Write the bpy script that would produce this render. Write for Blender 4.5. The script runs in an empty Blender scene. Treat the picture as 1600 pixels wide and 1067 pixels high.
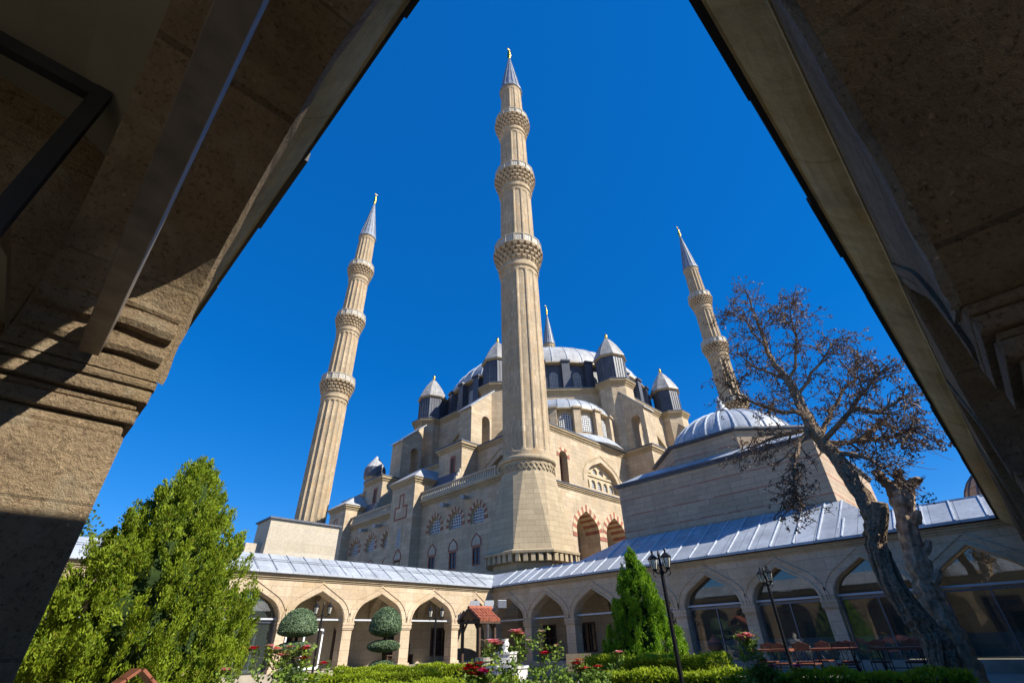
import bpy, math, random
from math import sin, cos, pi, radians, atan2, hypot, sqrt
from mathutils import Vector, Matrix
from mathutils.geometry import tessellate_polygon
import numpy as np
random.seed(7); RNG = np.random.default_rng(11)
scene = bpy.context.scene
COL = scene.collection

# ------------------------------------------------------------------ camera
# the world's origin is the photographer's eye; the garden lies at GZ
GZ = -1.4
cam_d = bpy.data.cameras.new('camera'); cam = bpy.data.objects.new('camera', cam_d); COL.objects.link(cam)
cam_d.sensor_width = 36; cam_d.lens = 723.1202 / 1600 * 36; cam_d.clip_start = 0.02; cam_d.clip_end = 6000
PIT, ROL, YAW = radians(33.22997), radians(-1.77096), radians(44.3481)
fw = Vector((cos(YAW) * cos(PIT), sin(YAW) * cos(PIT), sin(PIT)))
rt = fw.cross(Vector((0, 0, 1))).normalized(); up = rt.cross(fw)
c_, s_ = cos(ROL), sin(ROL)
r2 = c_ * rt + s_ * up; u2 = -s_ * rt + c_ * up
cam.matrix_world = Matrix(((r2.x, u2.x, -fw.x, 0), (r2.y, u2.y, -fw.y, 0), (r2.z, u2.z, -fw.z, 0), (0, 0, 0, 1)))
scene.camera = cam
# ------------------------------------------------------------------ sky and sun
SUN_EL, SUN_PHI = radians(38.0), radians(21.0)
to_sun = Vector((sin(SUN_PHI) * cos(SUN_EL), -cos(SUN_PHI) * cos(SUN_EL), sin(SUN_EL)))
W = bpy.data.worlds.new('World'); scene.world = W; W.use_nodes = True
nt = W.node_tree; bg = nt.nodes['Background']
sky = nt.nodes.new('ShaderNodeTexSky'); sky.sky_type = 'NISHITA'; sky.sun_disc = False
sky.sun_elevation = SUN_EL; sky.sun_rotation = radians(180) - SUN_PHI
sky.altitude = 1200; sky.air_density = 1.0; sky.dust_density = 0.15; sky.ozone_density = 6.0
hs = nt.nodes.new('ShaderNodeHueSaturation'); hs.inputs['Saturation'].default_value = 1.3; hs.inputs['Value'].default_value = 1.0
nt.links.new(sky.outputs[0], hs.inputs['Color']); mxs = nt.nodes.new('ShaderNodeMix'); mxs.data_type = 'RGBA'; mxs.inputs[0].default_value = .55; mxs.inputs[7].default_value = (.02, .60, 2.5, 1)
nt.links.new(hs.outputs[0], mxs.inputs[6]); nt.links.new(mxs.outputs[2], bg.inputs[0])
bg.inputs[1].default_value = 0.12
sd = bpy.data.lights.new('sun', 'SUN'); sun = bpy.data.objects.new('sun', sd); COL.objects.link(sun)
sd.energy = 4.6; sd.angle = radians(0.5); sd.color = (1.0, 0.94, 0.83)
sun.rotation_euler = (-to_sun).to_track_quat('-Z', 'Y').to_euler(); sun.location = (0, -60, 80)
vs = scene.view_settings; vs.view_transform = 'Standard'; vs.look = 'None'; vs.gamma = 1; vs.exposure = 0.88
scene.cycles.max_bounces = 6; scene.cycles.diffuse_bounces = 3; scene.cycles.glossy_bounces = 3
scene.cycles.transparent_max_bounces = 8; scene.cycles.transmission_bounces = 3

# ------------------------------------------------------------------ materials
def newmat(name):
    m = bpy.data.materials.new(name); m.use_nodes = True
    n = m.node_tree; return m, n, n.nodes, n.links, n.nodes['Principled BSDF']
def N(nodes, t, **k):
    n = nodes.new(t)
    for a, b in k.items(): setattr(n, a, b)
    return n
def mathn(nodes, links, op, a, b=None, c=None):
    n = nodes.new('ShaderNodeMath'); n.operation = op
    for i, v in enumerate((a, b, c)):
        if v is None: continue
        if isinstance(v, (int, float)): n.inputs[i].default_value = v
        else: links.new(v, n.inputs[i])
    return n.outputs[0]
def mixc(nodes, links, fac, a, b, mode='MIX'):
    n = nodes.new('ShaderNodeMix'); n.data_type = 'RGBA'; n.blend_type = mode
    for s, v in ((0, fac), (6, a), (7, b)):
        if isinstance(v, (int, float)): n.inputs[s].default_value = v
        elif isinstance(v, tuple): n.inputs[s].default_value = (*v, 1) if len(v) == 3 else v
        else: links.new(v, n.inputs[s])
    return n.outputs[2]
def ramp(nodes, links, src, p0, p1, c0=(0, 0, 0), c1=(1, 1, 1)):
    r = nodes.new('ShaderNodeValToRGB'); r.color_ramp.elements[0].position = p0; r.color_ramp.elements[1].position = p1
    r.color_ramp.elements[0].color = (*c0, 1); r.color_ramp.elements[1].color = (*c1, 1); links.new(src, r.inputs[0]); return r.outputs[0]
def noise(nodes, links, vec, scale, detail=4, rough=.55):
    n = nodes.new('ShaderNodeTexNoise'); n.inputs['Scale'].default_value = scale; n.inputs['Detail'].default_value = detail
    n.inputs['Roughness'].default_value = rough
    if vec is not None: links.new(vec, n.inputs['Vector'])
    return n.outputs[0]
def wallcoord(nodes, links):
    """(distance along the wall, height, 0) for a face of any direction"""
    g = nodes.new('ShaderNodeNewGeometry')
    cr = N(nodes, 'ShaderNodeVectorMath', operation='CROSS_PRODUCT'); cr.inputs[0].default_value = (0, 0, 1); links.new(g.outputs['True Normal'], cr.inputs[1])
    nm = N(nodes, 'ShaderNodeVectorMath', operation='NORMALIZE'); links.new(cr.outputs[0], nm.inputs[0])
    dt = N(nodes, 'ShaderNodeVectorMath', operation='DOT_PRODUCT'); links.new(nm.outputs[0], dt.inputs[0]); links.new(g.outputs['Position'], dt.inputs[1])
    sp = nodes.new('ShaderNodeSeparateXYZ'); links.new(g.outputs['Position'], sp.inputs[0])
    cb = nodes.new('ShaderNodeCombineXYZ'); links.new(mathn(nodes, links, 'ADD', dt.outputs['Value'], 7.31), cb.inputs[0]); links.new(sp.outputs[2], cb.inputs[1])
    return cb.outputs[0], g.outputs['Position'], sp.outputs[2]
def stone(name, c1, c2, bw=.9, bh=.36, mortar=.012, mort=None, stain=.35, bump=.25, pits=0, bands=None, warm=None, rough=.85):
    m, nt, nd, lk, bs = newmat(name)
    uv, pos, z = wallcoord(nd, lk)
    br = nd.new('ShaderNodeTexBrick'); lk.new(uv, br.inputs['Vector']); br.offset = .5
    for k, v in (('Scale', 1.0), ('Mortar Size', mortar), ('Mortar Smooth', .3), ('Bias', 0.0), ('Brick Width', bw), ('Row Height', bh)): br.inputs[k].default_value = v
    br.inputs['Color1'].default_value = (*c1, 1); br.inputs['Color2'].default_value = (*c2, 1)
    mo = mort or tuple(.55 * x for x in c1); br.inputs['Mortar'].default_value = (*mo, 1)
    col = br.outputs['Color']
    if bands:
        bz, bth, bcol = bands
        fr = mathn(nd, lk, 'FRACT', mathn(nd, lk, 'DIVIDE', z, bz))
        msk = mathn(nd, lk, 'LESS_THAN', fr, bth / bz)
        nz = noise(nd, lk, pos, 1.3, 3); msk = mathn(nd, lk, 'MULTIPLY', msk, ramp(nd, lk, nz, .34, .48))
        col = mixc(nd, lk, msk, col, bcol)
    n1 = noise(nd, lk, pos, .55, 5, .6)
    col = mixc(nd, lk, mathn(nd, lk, 'MULTIPLY', ramp(nd, lk, n1, .38, .72), stain), col, tuple(x * .48 for x in c1))
    if warm:
        n4 = noise(nd, lk, pos, .9, 4, .6); col = mixc(nd, lk, mathn(nd, lk, 'MULTIPLY', ramp(nd, lk, n4, .5, .68), .6), col, warm)
    # rain streaks: noise stretched down the wall
    mp = nd.new('ShaderNodeMapping'); mp.inputs['Scale'].default_value = (2.2, .16, 1); lk.new(uv, mp.inputs[0])
    n2 = noise(nd, lk, mp.outputs[0], 1.0, 4)
    col = mixc(nd, lk, mathn(nd, lk, 'MULTIPLY', ramp(nd, lk, n2, .52, .75), stain * .9), col, tuple(x * .42 for x in c1))
    n3 = noise(nd, lk, pos, 9, 5, .65)
    col = mixc(nd, lk, .5, col, ramp(nd, lk, n3, .25, .75, (.62, .6, .58), (1.25, 1.22, 1.18)), 'MULTIPLY')
    if pits > 1:      # pore shade painted dark into the colour, and lichen of the old stone
        n7 = noise(nd, lk, pos, 42, 5, .7); col = mixc(nd, lk, .85, col, ramp(nd, lk, n7, .34, .47, (.38, .34, .30), (1.08, 1.08, 1.06)), 'MULTIPLY')
        n8 = noise(nd, lk, pos, 3.1, 6, .7); col = mixc(nd, lk, mathn(nd, lk, 'MULTIPLY', ramp(nd, lk, n8, .52, .66), .5), col, (.52, .44, .30))
        n9 = noise(nd, lk, pos, 2.3, 6, .75); col = mixc(nd, lk, mathn(nd, lk, 'MULTIPLY', ramp(nd, lk, n9, .55, .7), .6), col, (.16, .12, .08))
    lk.new(col, bs.inputs['Base Color']); bs.inputs['Roughness'].default_value = rough; bs.inputs['Specular IOR Level'].default_value = .2
    h = mathn(nd, lk, 'ADD', mathn(nd, lk, 'MULTIPLY', br.outputs['Fac'], -.6), mathn(nd, lk, 'MULTIPLY', n3, .5))
    if pits:
        n5 = noise(nd, lk, pos, 34 if pits > 1 else 17, 8, .75); h = mathn(nd, lk, 'ADD', h, mathn(nd, lk, 'MULTIPLY', ramp(nd, lk, n5, .35, .62), pits))
        mp2 = nd.new('ShaderNodeMapping'); mp2.inputs['Scale'].default_value = (4, 4, 9); lk.new(pos, mp2.inputs[0])
        n6 = noise(nd, lk, mp2.outputs[0], 1.6, 6, .7); h = mathn(nd, lk, 'ADD', h, mathn(nd, lk, 'MULTIPLY', n6, pits * .45))
    bp = nd.new('ShaderNodeBump'); bp.inputs['Strength'].default_value = bump; bp.inputs['Distance'].default_value = .07 if pits > 1 else .04
    lk.new(h, bp.inputs['Height']); lk.new(bp.outputs[0], bs.inputs['Normal'])
    return m
def plain(name, c, rough=.6, metal=0, var=.25, scale=6, bump=0, spec=.3):
    m, nt, nd, lk, bs = newmat(name)
    g = nd.new('ShaderNodeNewGeometry'); n = noise(nd, lk, g.outputs['Position'], scale, 5)
    col = mixc(nd, lk, ramp(nd, lk, n, .3, .7), tuple(x * (1 - var) for x in c), tuple(min(1, x * (1 + var)) for x in c))
    lk.new(col, bs.inputs['Base Color']); bs.inputs['Roughness'].default_value = rough; bs.inputs['Metallic'].default_value = metal
    bs.inputs['Specular IOR Level'].default_value = spec
    if bump:
        bp = nd.new('ShaderNodeBump'); bp.inputs['Strength'].default_value = bump; bp.inputs['Distance'].default_value = .02
        lk.new(n, bp.inputs['Height']); lk.new(bp.outputs[0], bs.inputs['Normal'])
    return m
def leadmat(name, c, var=.25, rough=.5, seam=.0, sheet=(.75, 1.5)):
    m, nt, nd, lk, bs = newmat(name)
    uv, pos, z = wallcoord(nd, lk)
    br = nd.new('ShaderNodeTexBrick'); lk.new(uv, br.inputs['Vector']); br.offset = .5
    for k, v in (('Scale', 1.0), ('Mortar Size', .02), ('Mortar Smooth', .5), ('Brick Width', sheet[0]), ('Row Height', sheet[1])): br.inputs[k].default_value = v
    br.inputs['Color1'].default_value = (*[x * (1 - var * .4) for x in c], 1); br.inputs['Color2'].default_value = (*[x * (1 + var * .4) for x in c], 1)
    br.inputs['Mortar'].default_value = (*[x * .55 for x in c], 1)
    n = noise(nd, lk, pos, 1.1, 6, .65); n3 = noise(nd, lk, pos, 7, 4)
    col = mixc(nd, lk, 1.0, br.outputs['Color'], ramp(nd, lk, n, .3, .7, (1 - var,) * 3, (1 + var,) * 3), 'MULTIPLY')
    col = mixc(nd, lk, .35, col, ramp(nd, lk, n3, .35, .65, (.75, .74, .72), (1.2, 1.2, 1.2)), 'MULTIPLY')
    lk.new(col, bs.inputs['Base Color']); bs.inputs['Roughness'].default_value = rough; bs.inputs['Specular IOR Level'].default_value = .5
    bp = nd.new('ShaderNodeBump'); bp.inputs['Strength'].default_value = .25; bp.inputs['Distance'].default_value = .03
    lk.new(mathn(nd, lk, 'ADD', n, mathn(nd, lk, 'MULTIPLY', br.outputs['Fac'], .6)), bp.inputs['Height']); lk.new(bp.outputs[0], bs.inputs['Normal'])
    return m
def leafmat(name, dark, light, trans=.35, nscale=2.2, dry=None):
    m, nt, nd, lk, bs = newmat(name)
    g = nd.new('ShaderNodeNewGeometry'); n = noise(nd, lk, g.outputs['Position'], nscale, 3); n2 = noise(nd, lk, g.outputs['Position'], 17, 2)
    f = mathn(nd, lk, 'ADD', mathn(nd, lk, 'MULTIPLY', n, .55), mathn(nd, lk, 'MULTIPLY', n2, .45))
    col = mixc(nd, lk, ramp(nd, lk, f, .36, .62), dark, light)
    if dry: col = mixc(nd, lk, mathn(nd, lk, 'MULTIPLY', ramp(nd, lk, n2, .6, .68), .7), col, dry)
    lk.new(col, bs.inputs['Base Color']); bs.inputs['Roughness'].default_value = .6; bs.inputs['Specular IOR Level'].default_value = .25
    tr = nd.new('ShaderNodeBsdfTranslucent'); lk.new(col, tr.inputs[0])
    mx = nd.new('ShaderNodeMixShader'); mx.inputs[0].default_value = trans
    lk.new(bs.outputs[0], mx.inputs[1]); lk.new(tr.outputs[0], mx.inputs[2]); lk.new(mx.outputs[0], nd['Material Output'].inputs[0])
    return m
def glassmat(name, tint, op):
    m, nt, nd, lk, bs = newmat(name)
    bs.inputs['Base Color'].default_value = (*tint, 1); bs.inputs['Roughness'].default_value = .02; bs.inputs['Specular IOR Level'].default_value = 1.0; bs.inputs['IOR'].default_value = 1.9
    tr = nd.new('ShaderNodeBsdfTransparent'); tr.inputs[0].default_value = (.8, .86, .86, 1)
    mx = nd.new('ShaderNodeMixShader'); mx.inputs[0].default_value = op
    lk.new(tr.outputs[0], mx.inputs[1]); lk.new(bs.outputs[0], mx.inputs[2]); lk.new(mx.outputs[0], nd['Material Output'].inputs[0])
    return m
def lattice(name, bar, hole, size, th=.38):
    """stone or plaster lattice with round holes"""
    m, nt, nd, lk, bs = newmat(name)
    uv, pos, z = wallcoord(nd, lk)
    vo = nd.new('ShaderNodeTexVoronoi'); vo.voronoi_dimensions = '2D'; vo.inputs['Scale'].default_value = 1 / size; vo.inputs['Randomness'].default_value = .12
    lk.new(uv, vo.inputs['Vector'])
    col = mixc(nd, lk, ramp(nd, lk, vo.outputs['Distance'], th - .05, th + .05), hole, bar)
    lk.new(col, bs.inputs['Base Color']); bs.inputs['Roughness'].default_value = .6
    bp = nd.new('ShaderNodeBump'); bp.inputs['Strength'].default_value = .8; bp.inputs['Distance'].default_value = .05
    lk.new(ramp(nd, lk, vo.outputs['Distance'], th - .08, th + .08), bp.inputs['Height']); lk.new(bp.outputs[0], bs.inputs['Normal'])
    return m
LIME = (.56, .455, .325); LIME2 = (.42, .34, .235)
M = dict(
    mosque=stone('mosque_limestone', LIME, LIME2, 1.1, .42, .014, stain=.55, bump=.35, warm=(.46, .34, .21)),
    base=stone('minaret_base_stone', (.45, .365, .24), (.38, .305, .20), 1.2, .40, .014, stain=.35, bump=.4),
    shaft=stone('minaret_shaft_stone', (.53, .42, .285), (.36, .285, .185), 1.3, .55, .014, stain=.7, bump=.3, warm=(.42, .28, .15)),
    parapet=lattice('pierced_parapet_marble', (.50, .47, .40), (.16, .14, .11), .22, .3),
    trim=stone('cornice_stone', (.45, .36, .23), (.38, .30, .185), 1.4, .9, .01, stain=.5, bump=.2),
    arcade=stone('arcade_sandstone', (.58, .465, .33), (.47, .37, .255), .95, .42, .010, stain=.35, bump=.3, warm=(.42, .31, .17)),
    near=stone('weathered_near_stone', (.47, .345, .215), (.41, .30, .185), 30, .62, .008, mort=(.24, .18, .11), stain=.45, bump=.75, pits=2.2, warm=(.40, .28, .13)),
    nearcove=stone('stained_cornice_stone', (.52, .41, .22), (.42, .33, .17), 1.7, 3, .006, stain=.9, bump=.5, pits=.5, warm=(.36, .24, .07)),
    block=stone('banded_block_stone', (.46, .355, .255), (.37, .285, .20), 1.3, .30, .014, stain=.35, bump=.3, bands=(.9, .075, (.36, .17, .115))),
    plinth=stone('pale_new_ashlar', (.50, .45, .36), (.43, .37, .28), 1.5, .55, .010, mort=(.5, .46, .4), stain=.25, bump=.15),
    redst=plain('red_sandstone', (.27, .105, .07), .8, var=.3, scale=2), palest=plain('pale_voussoir_stone', (.46, .37, .24), .8, var=.2, scale=2),
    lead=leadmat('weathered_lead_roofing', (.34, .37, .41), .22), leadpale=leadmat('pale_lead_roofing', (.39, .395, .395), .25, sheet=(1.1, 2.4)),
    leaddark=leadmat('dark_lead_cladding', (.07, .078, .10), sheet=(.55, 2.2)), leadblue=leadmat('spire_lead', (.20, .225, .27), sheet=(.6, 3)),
    rib=plain('lead_batten', (.46, .49, .53), .6), eave=plain('dark_eave_board', (.03, .025, .022), .6, var=.3),
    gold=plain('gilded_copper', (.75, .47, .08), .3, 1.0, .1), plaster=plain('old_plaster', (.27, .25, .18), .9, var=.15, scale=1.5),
    inner=stone('shaded_inner_wall', (.48, .41, .30), (.42, .35, .25), 1.0, .45, .008, stain=.3, bump=.2),
    floor=plain('stone_floor', (.32, .28, .22), .8, var=.2, scale=2), steel=plain('grey_painted_steel', (.16, .17, .20), .35, .4, .12), 
    tie=plain('pale_painted_tie_rod', (.46, .48, .50), .5, 0, .08), frame=plain('dark_metal_frame', (.035, .032, .03), .5, .3, .2),
    white=plain('white_painted_metal', (.75, .76, .76), .45, 0, .04), marble=plain('white_marble', (.68, .66, .62), .4, 0, .1, 8),
    iron=plain('black_wrought_iron', (.018, .018, .02), .45, .5, .2), lampglass=glassmat('lantern_glass', (.75, .72, .6), .55),
    wood=plain('red_brown_wood', (.22, .075, .04), .5, 0, .3, 12), darkwood=plain('dark_wood', (.07, .04, .025), .6, 0, .3, 9),
    glass=glassmat('arcade_glass', (.05, .065, .06), .45), frost=glassmat('frosted_glass_band', (.12, .18, .18), .4),
    darkglass=plain('dark_window', (.03, .03, .035), .2, 0, .3, 3, spec=.6),
    grille=lattice('plaster_window_lattice', (.50, .50, .50), (.045, .05, .06), .26, .36), grillesm=lattice('fine_window_lattice', (.46, .46, .45), (.06, .065, .08), .20, .36),
    tile=plain('terracotta_tile', (.33, .105, .06), .8, 0, .4, 9), pot=plain('pale_stone_pot', (.42, .38, .31), .85, 0, .2, 8),
    soil=plain('garden_gravel', (.34, .29, .22), .95, 0, .3, 3), paving=stone('garden_paving', (.36, .32, .26), (.30, .27, .22), .8, .8, .012, stain=.2),
    bark=plain('grey_dead_bark', (.23, .165, .11), 1.0, 0, .6, 22, 1.0, 0.05), barkpale=plain('bleached_dead_wood', (.50, .37, .25), 1.0, 0, .55, 7, 1.0, 0.05),
    twig=plain('dry_twig', (.13, .092, .066), .9, 0, .3, 5), dryleaf=leafmat('dry_brown_leaves', (.07, .045, .03), (.18, .115, .072), .15),
    thuja=leafmat('arborvitae_leaf', (.045, .095, .006), (.33, .43, .025), .4, 4.5, (.20, .10, .03)), cyp=leafmat('cypress_leaf', (.07, .18, .008), (.27, .45, .022), .45, 2.5),
    top=leafmat('topiary_leaf', (.09, .145, .075), (.22, .30, .165), .25, 5), hedge=leafmat('hedge_leaf', (.19, .28, .010), (.42, .50, .03), .5, 3),
    roseleaf=leafmat('rose_leaf', (.08, .16, .02), (.26, .37, .06), .35, 4), stem=plain('rose_stem', (.10, .12, .04), .7, 0, .3),
    petalred=leafmat('red_petal', (.62, .006, .03), (.78, .03, .06), .3, 30), petalpink=leafmat('pink_petal', (.90, .33, .36), (.95, .52, .50), .35, 30),
    petalmag=leafmat('magenta_petal', (.66, .02, .18), (.80, .08, .32), .35, 30), petalpale=leafmat('cream_petal', (.65, .5, .36), (.8, .68, .5), .35, 30),
    far=leafmat('distant_tree_leaf', (.05, .085, .02), (.13, .18, .04), .3, 1.2), trunk=plain('brown_bark', (.09, .06, .04), .9, 0, .3, 10, .6),
    pale=stone('bounce_lit_limewash', (.66, .54, .38), (.56, .45, .31), .75, 3, .012, stain=.8, bump=.8, pits=1.05, warm=(.46, .34, .17)),  # limewashed bands, with bounced light painted in as a paler tone
    beam=plain('brown_grey_beam_paint', (.24, .20, .15), .4, .1, .25, 9),
    capgrey=leadmat('grey_cap_lead', (.30, .295, .28), .3, sheet=(.7, 1.1)),
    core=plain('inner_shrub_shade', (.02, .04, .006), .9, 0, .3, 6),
)
# ------------------------------------------------------------------ mesh helpers
class MB:
    def __init__(s): s.v = []; s.f = []; s.mi = []
    def add(s, vs, fs, mi=0):
        o = len(s.v); s.v.extend(tuple(map(float, p)) for p in vs); s.f.extend(tuple(i + o for i in q) for q in fs); s.mi.extend([mi] * len(fs))
    def box(s, x0, x1, y0, y1, z0, z1, mi=0):
        s.add([(x0, y0, z0), (x1, y0, z0), (x1, y1, z0), (x0, y1, z0), (x0, y0, z1), (x1, y0, z1), (x1, y1, z1), (x0, y1, z1)],
              [(3, 2, 1, 0), (4, 5, 6, 7), (0, 1, 5, 4), (1, 2, 6, 5), (2, 3, 7, 6), (3, 0, 4, 7)], mi)
    def obox(s, c, ax, ay, az, mi=0):
        """box from centre and three half-axis vectors"""
        c, ax, ay, az = map(Vector, (c, ax, ay, az)); vs = []
        for k in (-1, 1):
            for i, j in ((-1, -1), (1, -1), (1, 1), (-1, 1)): vs.append(c + ax * i + ay * j + az * k)
        s.add(vs, [(3, 2, 1, 0), (4, 5, 6, 7), (0, 1, 5, 4), (1, 2, 6, 5), (2, 3, 7, 6), (3, 0, 4, 7)], mi)
    def bar(s, a, b, w, h=None, mi=0):
        a, b = Vector(a), Vector(b); d = (b - a).normalized(); side = d.cross(Vector((0, 0, 1)))
        if side.length < 1e-4: side = Vector((1, 0, 0))
        side.normalize(); u = side.cross(d); s.obox((a + b) / 2, (b - a) / 2, side * w / 2, u * (h or w) / 2, mi)
    def lathe(s, c, prof, n, rot=0., fn=None, mi=0, cap=True, a0=0., a1=2 * pi):
        full = abs(a1 - a0 - 2 * pi) < 1e-6; m = n if full else n + 1; vs = []
        for (r, z) in prof:
            for i in range(m):
                a = rot + a0 + (a1 - a0) * i / n; rr = r * (fn(a - rot, z) if fn else 1)
                vs.append((c[0] + rr * cos(a), c[1] + rr * sin(a), c[2] + z))
        fs = []
        for k in range(len(prof) - 1):
            for i in range(n):
                j = (i + 1) % m; fs.append((k * m + i, k * m + j, (k + 1) * m + j, (k + 1) * m + i))
        if cap and full:
            if prof[0][0] > 1e-3: fs.append(tuple(reversed(range(m))))
            if prof[-1][0] > 1e-3: fs.append(tuple((len(prof) - 1) * m + i for i in range(m)))
        s.add(vs, fs, mi)
    def tube(s, pts, rad, n=8, mi=0, cap=True):
        pts = [Vector(p) for p in pts]; vs = []; prev = None
        for i, p in enumerate(pts):
            d = (pts[min(i + 1, len(pts) - 1)] - pts[max(i - 1, 0)])
            d = d.normalized() if d.length > 1e-9 else Vector((0, 0, 1))
            if prev is None:
                a = Vector((1, 0, 0)) if abs(d.x) < .8 else Vector((0, 1, 0)); u = d.cross(a).normalized()
            else:
                u = (prev - d * prev.dot(d)); u = u.normalized() if u.length > 1e-6 else d.orthogonal().normalized()
            prev = u; w = d.cross(u); r = rad[i] if isinstance(rad, (list, tuple)) else rad
            for k in range(n): a = 2 * pi * k / n; vs.append(p + u * (r * cos(a)) + w * (r * sin(a)))
        fs = [(i * n + k, i * n + (k + 1) % n, (i + 1) * n + (k + 1) % n, (i + 1) * n + k) for i in range(len(pts) - 1) for k in range(n)]
        if cap: fs += [tuple(reversed(range(n))), tuple((len(pts) - 1) * n + k for k in range(n))]
        s.add(vs, fs, mi)
    def sheet(s, F, outer, holes=(), d0=0., d1=-.5, mi=0):
        """upright slab in the wall frame F from depth d0 to d1 with holes; outline in (along, height)"""
        loops = [list(outer)] + [list(h) for h in holes]
        flat = [p for L in loops for p in L]; n = len(flat)
        tris = tessellate_polygon([[Vector((p[0], p[1], 0)) for p in L] for L in loops])
        vs = [F(u, z, d0) for u, z in flat] + [F(u, z, d1) for u, z in flat]; fs = []
        for t in tris:
            a, b, c = (flat[i] for i in t); ar = (b[0] - a[0]) * (c[1] - a[1]) - (c[0] - a[0]) * (b[1] - a[1])
            if abs(ar) < 1e-9: continue
            t = tuple(t) if (ar > 0) == F.pos else tuple(reversed(t))
            fs.append(t); fs.append(tuple(i + n for i in reversed(t)))
        o = 0
        for L in loops:
            m = len(L)
            for i in range(m): j = (i + 1) % m; fs.append((o + i, o + j, o + j + n, o + i + n))
            o += m
        s.add(vs, fs, mi)
    def build(s, name, mats, parent=None, smooth=False, origin=None, bevel=0):
        me = bpy.data.meshes.new(name)
        og = Vector(origin) if origin is not None else (ORI[parent.name] if parent is not None else Vector((0, 0, 0)))
        me.from_pydata([(p[0] - og.x, p[1] - og.y, p[2] - og.z) for p in s.v], [], s.f)
        if not isinstance(mats, (list, tuple)): mats = [mats]
        for m in mats: me.materials.append(m)
        if len(mats) > 1: me.polygons.foreach_set('material_index', s.mi)
        if smooth: me.polygons.foreach_set('use_smooth', [True] * len(me.polygons))
        fix_normals(me)
        o = bpy.data.objects.new(name, me); COL.objects.link(o)
        if parent is not None: o.parent = parent; ORI[o.name] = og
        else: o.location = og; ORI[o.name] = og
        if bevel:
            b = o.modifiers.new('bevel', 'BEVEL'); b.width = bevel; b.segments = 2; b.limit_method = 'ANGLE'
        return o
import bmesh
def fix_normals(me):
    if len(me.polygons) > 30000: return
    bm = bmesh.new(); bm.from_mesh(me); bmesh.ops.recalc_face_normals(bm, faces=bm.faces); bm.to_mesh(me); bm.free()
ORI = {}
class Fr:
    """wall frame: along u, up, outward d"""
    def __init__(s, o, u, n): s.o = o; s.u = u; s.n = n; s.pos = (u[0] * n[1] - u[1] * n[0]) < 0
    def __call__(s, u, z, d=0.): return (s.o[0] + s.u[0] * u + s.n[0] * d, s.o[1] + s.u[1] * u + s.n[1] * d, z)
def faceX(x, sgn=-1): return Fr((x, 0), (0, 1), (sgn, 0))     # wall at x, along y
def faceY(y, sgn=-1): return Fr((0, y), (1, 0), (0, sgn))     # wall at y, along x
def fbox(mb, F, u0, u1, z0, z1, d0, d1, mi=0):
    mb.sheet(F, [(u0, z0), (u1, z0), (u1, z1), (u0, z1)], (), d0, d1, mi)
def tag(o, label=None, cat=None, group=None, kind=None):
    for k, v in (('label', label), ('category', cat), ('group', group), ('kind', kind)):
        if v: o[k] = v
    return o
def thing(name, loc, label, cat, group=None):
    o = bpy.data.objects.new(name, None); o.empty_display_size = .3; COL.objects.link(o); o.location = loc; ORI[o.name] = Vector(loc)
    return tag(o, label, cat, group)
def dup(root, loc, rotz=0., label=None, scale=None):
    r = root.copy(); COL.objects.link(r); r.location = loc; r.rotation_euler = (0, 0, rotz); ORI[r.name] = Vector(loc)
    if scale: r.scale = scale
    if label: r['label'] = label
    for ch in list(root.children):
        c = ch.copy(); COL.objects.link(c); c.parent = r
        for g in list(ch.children): d = g.copy(); COL.objects.link(d); d.parent = c
    return r
LOPSIDED = {2: ([(1.55, 0), (1.54, .25), (1.49, .46), (1.36, .66), (1.10, .87), (.6, 1.10), (0, 1.27)], [(-.42, 1.10), (-.9, .78), (-1.3, .42), (-1.6, .17), (-1.78, 0)]),
    3: ([(1.40, 0), (1.36, .01), (1.22, .06), (.98, .19), (.66, .46), (.34, .84), (0, 1.26)], [(-.36, 1.10), (-.7, .75), (-1.0, .3), (-1.22, 0)])}
def arch(a, h, n=9, rk=.72):
    """half outline of a keel arch: (x, z) from the springing (a,0) to the tip (0,h)"""
    r = rk * a; lo, hi = .2, 1.5
    for _ in range(40):
        t = (lo + hi) / 2; z = r * sin(t) + (a - r + r * cos(t)) / math.tan(t)
        if z > h: lo = t
        else: hi = t
    if h < r * 1.02: 
        return [(a * cos(pi / 2 * i / n), h * sin(pi / 2 * i / n)) for i in range(n + 1)]
    pts = [(a - r + r * cos(t * i / n), r * sin(t * i / n)) for i in range(n + 1)]
    return pts + [(0, h)]
def even(P, n):
    d = [0]
    for a, b in zip(P[:-1], P[1:]): d.append(d[-1] + hypot(b[0] - a[0], b[1] - a[1]))
    return [(float(np.interp(d[-1] * i / n, d, [p[0] for p in P])), float(np.interp(d[-1] * i / n, d, [p[1] for p in P]))) for i in range(n + 1)]
def archloop(c, a, zb, zs, h, n=9, rk=.72):
    """closed outline of an arched opening, anticlockwise from lower left"""
    hf = arch(a, h, n, rk); right = [(c + x, zs + z) for x, z in hf]; left = [(c - x, zs + z) for x, z in reversed(hf[:-1])]
    return [(c - a, zb), (c + a, zb)] + (right if zs > zb + 1e-6 else right[1:]) + (left if zs > zb + 1e-6 else left[:-1])
def roundloop(c, a, zb, zs, n=10):
    return [(c - a, zb), (c + a, zb)] + [(c + a * cos(pi * i / n), zs + a * sin(pi * i / n)) for i in range(0 if zs > zb + 1e-6 else 1, n + (1 if zs > zb + 1e-6 else 0))]

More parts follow.
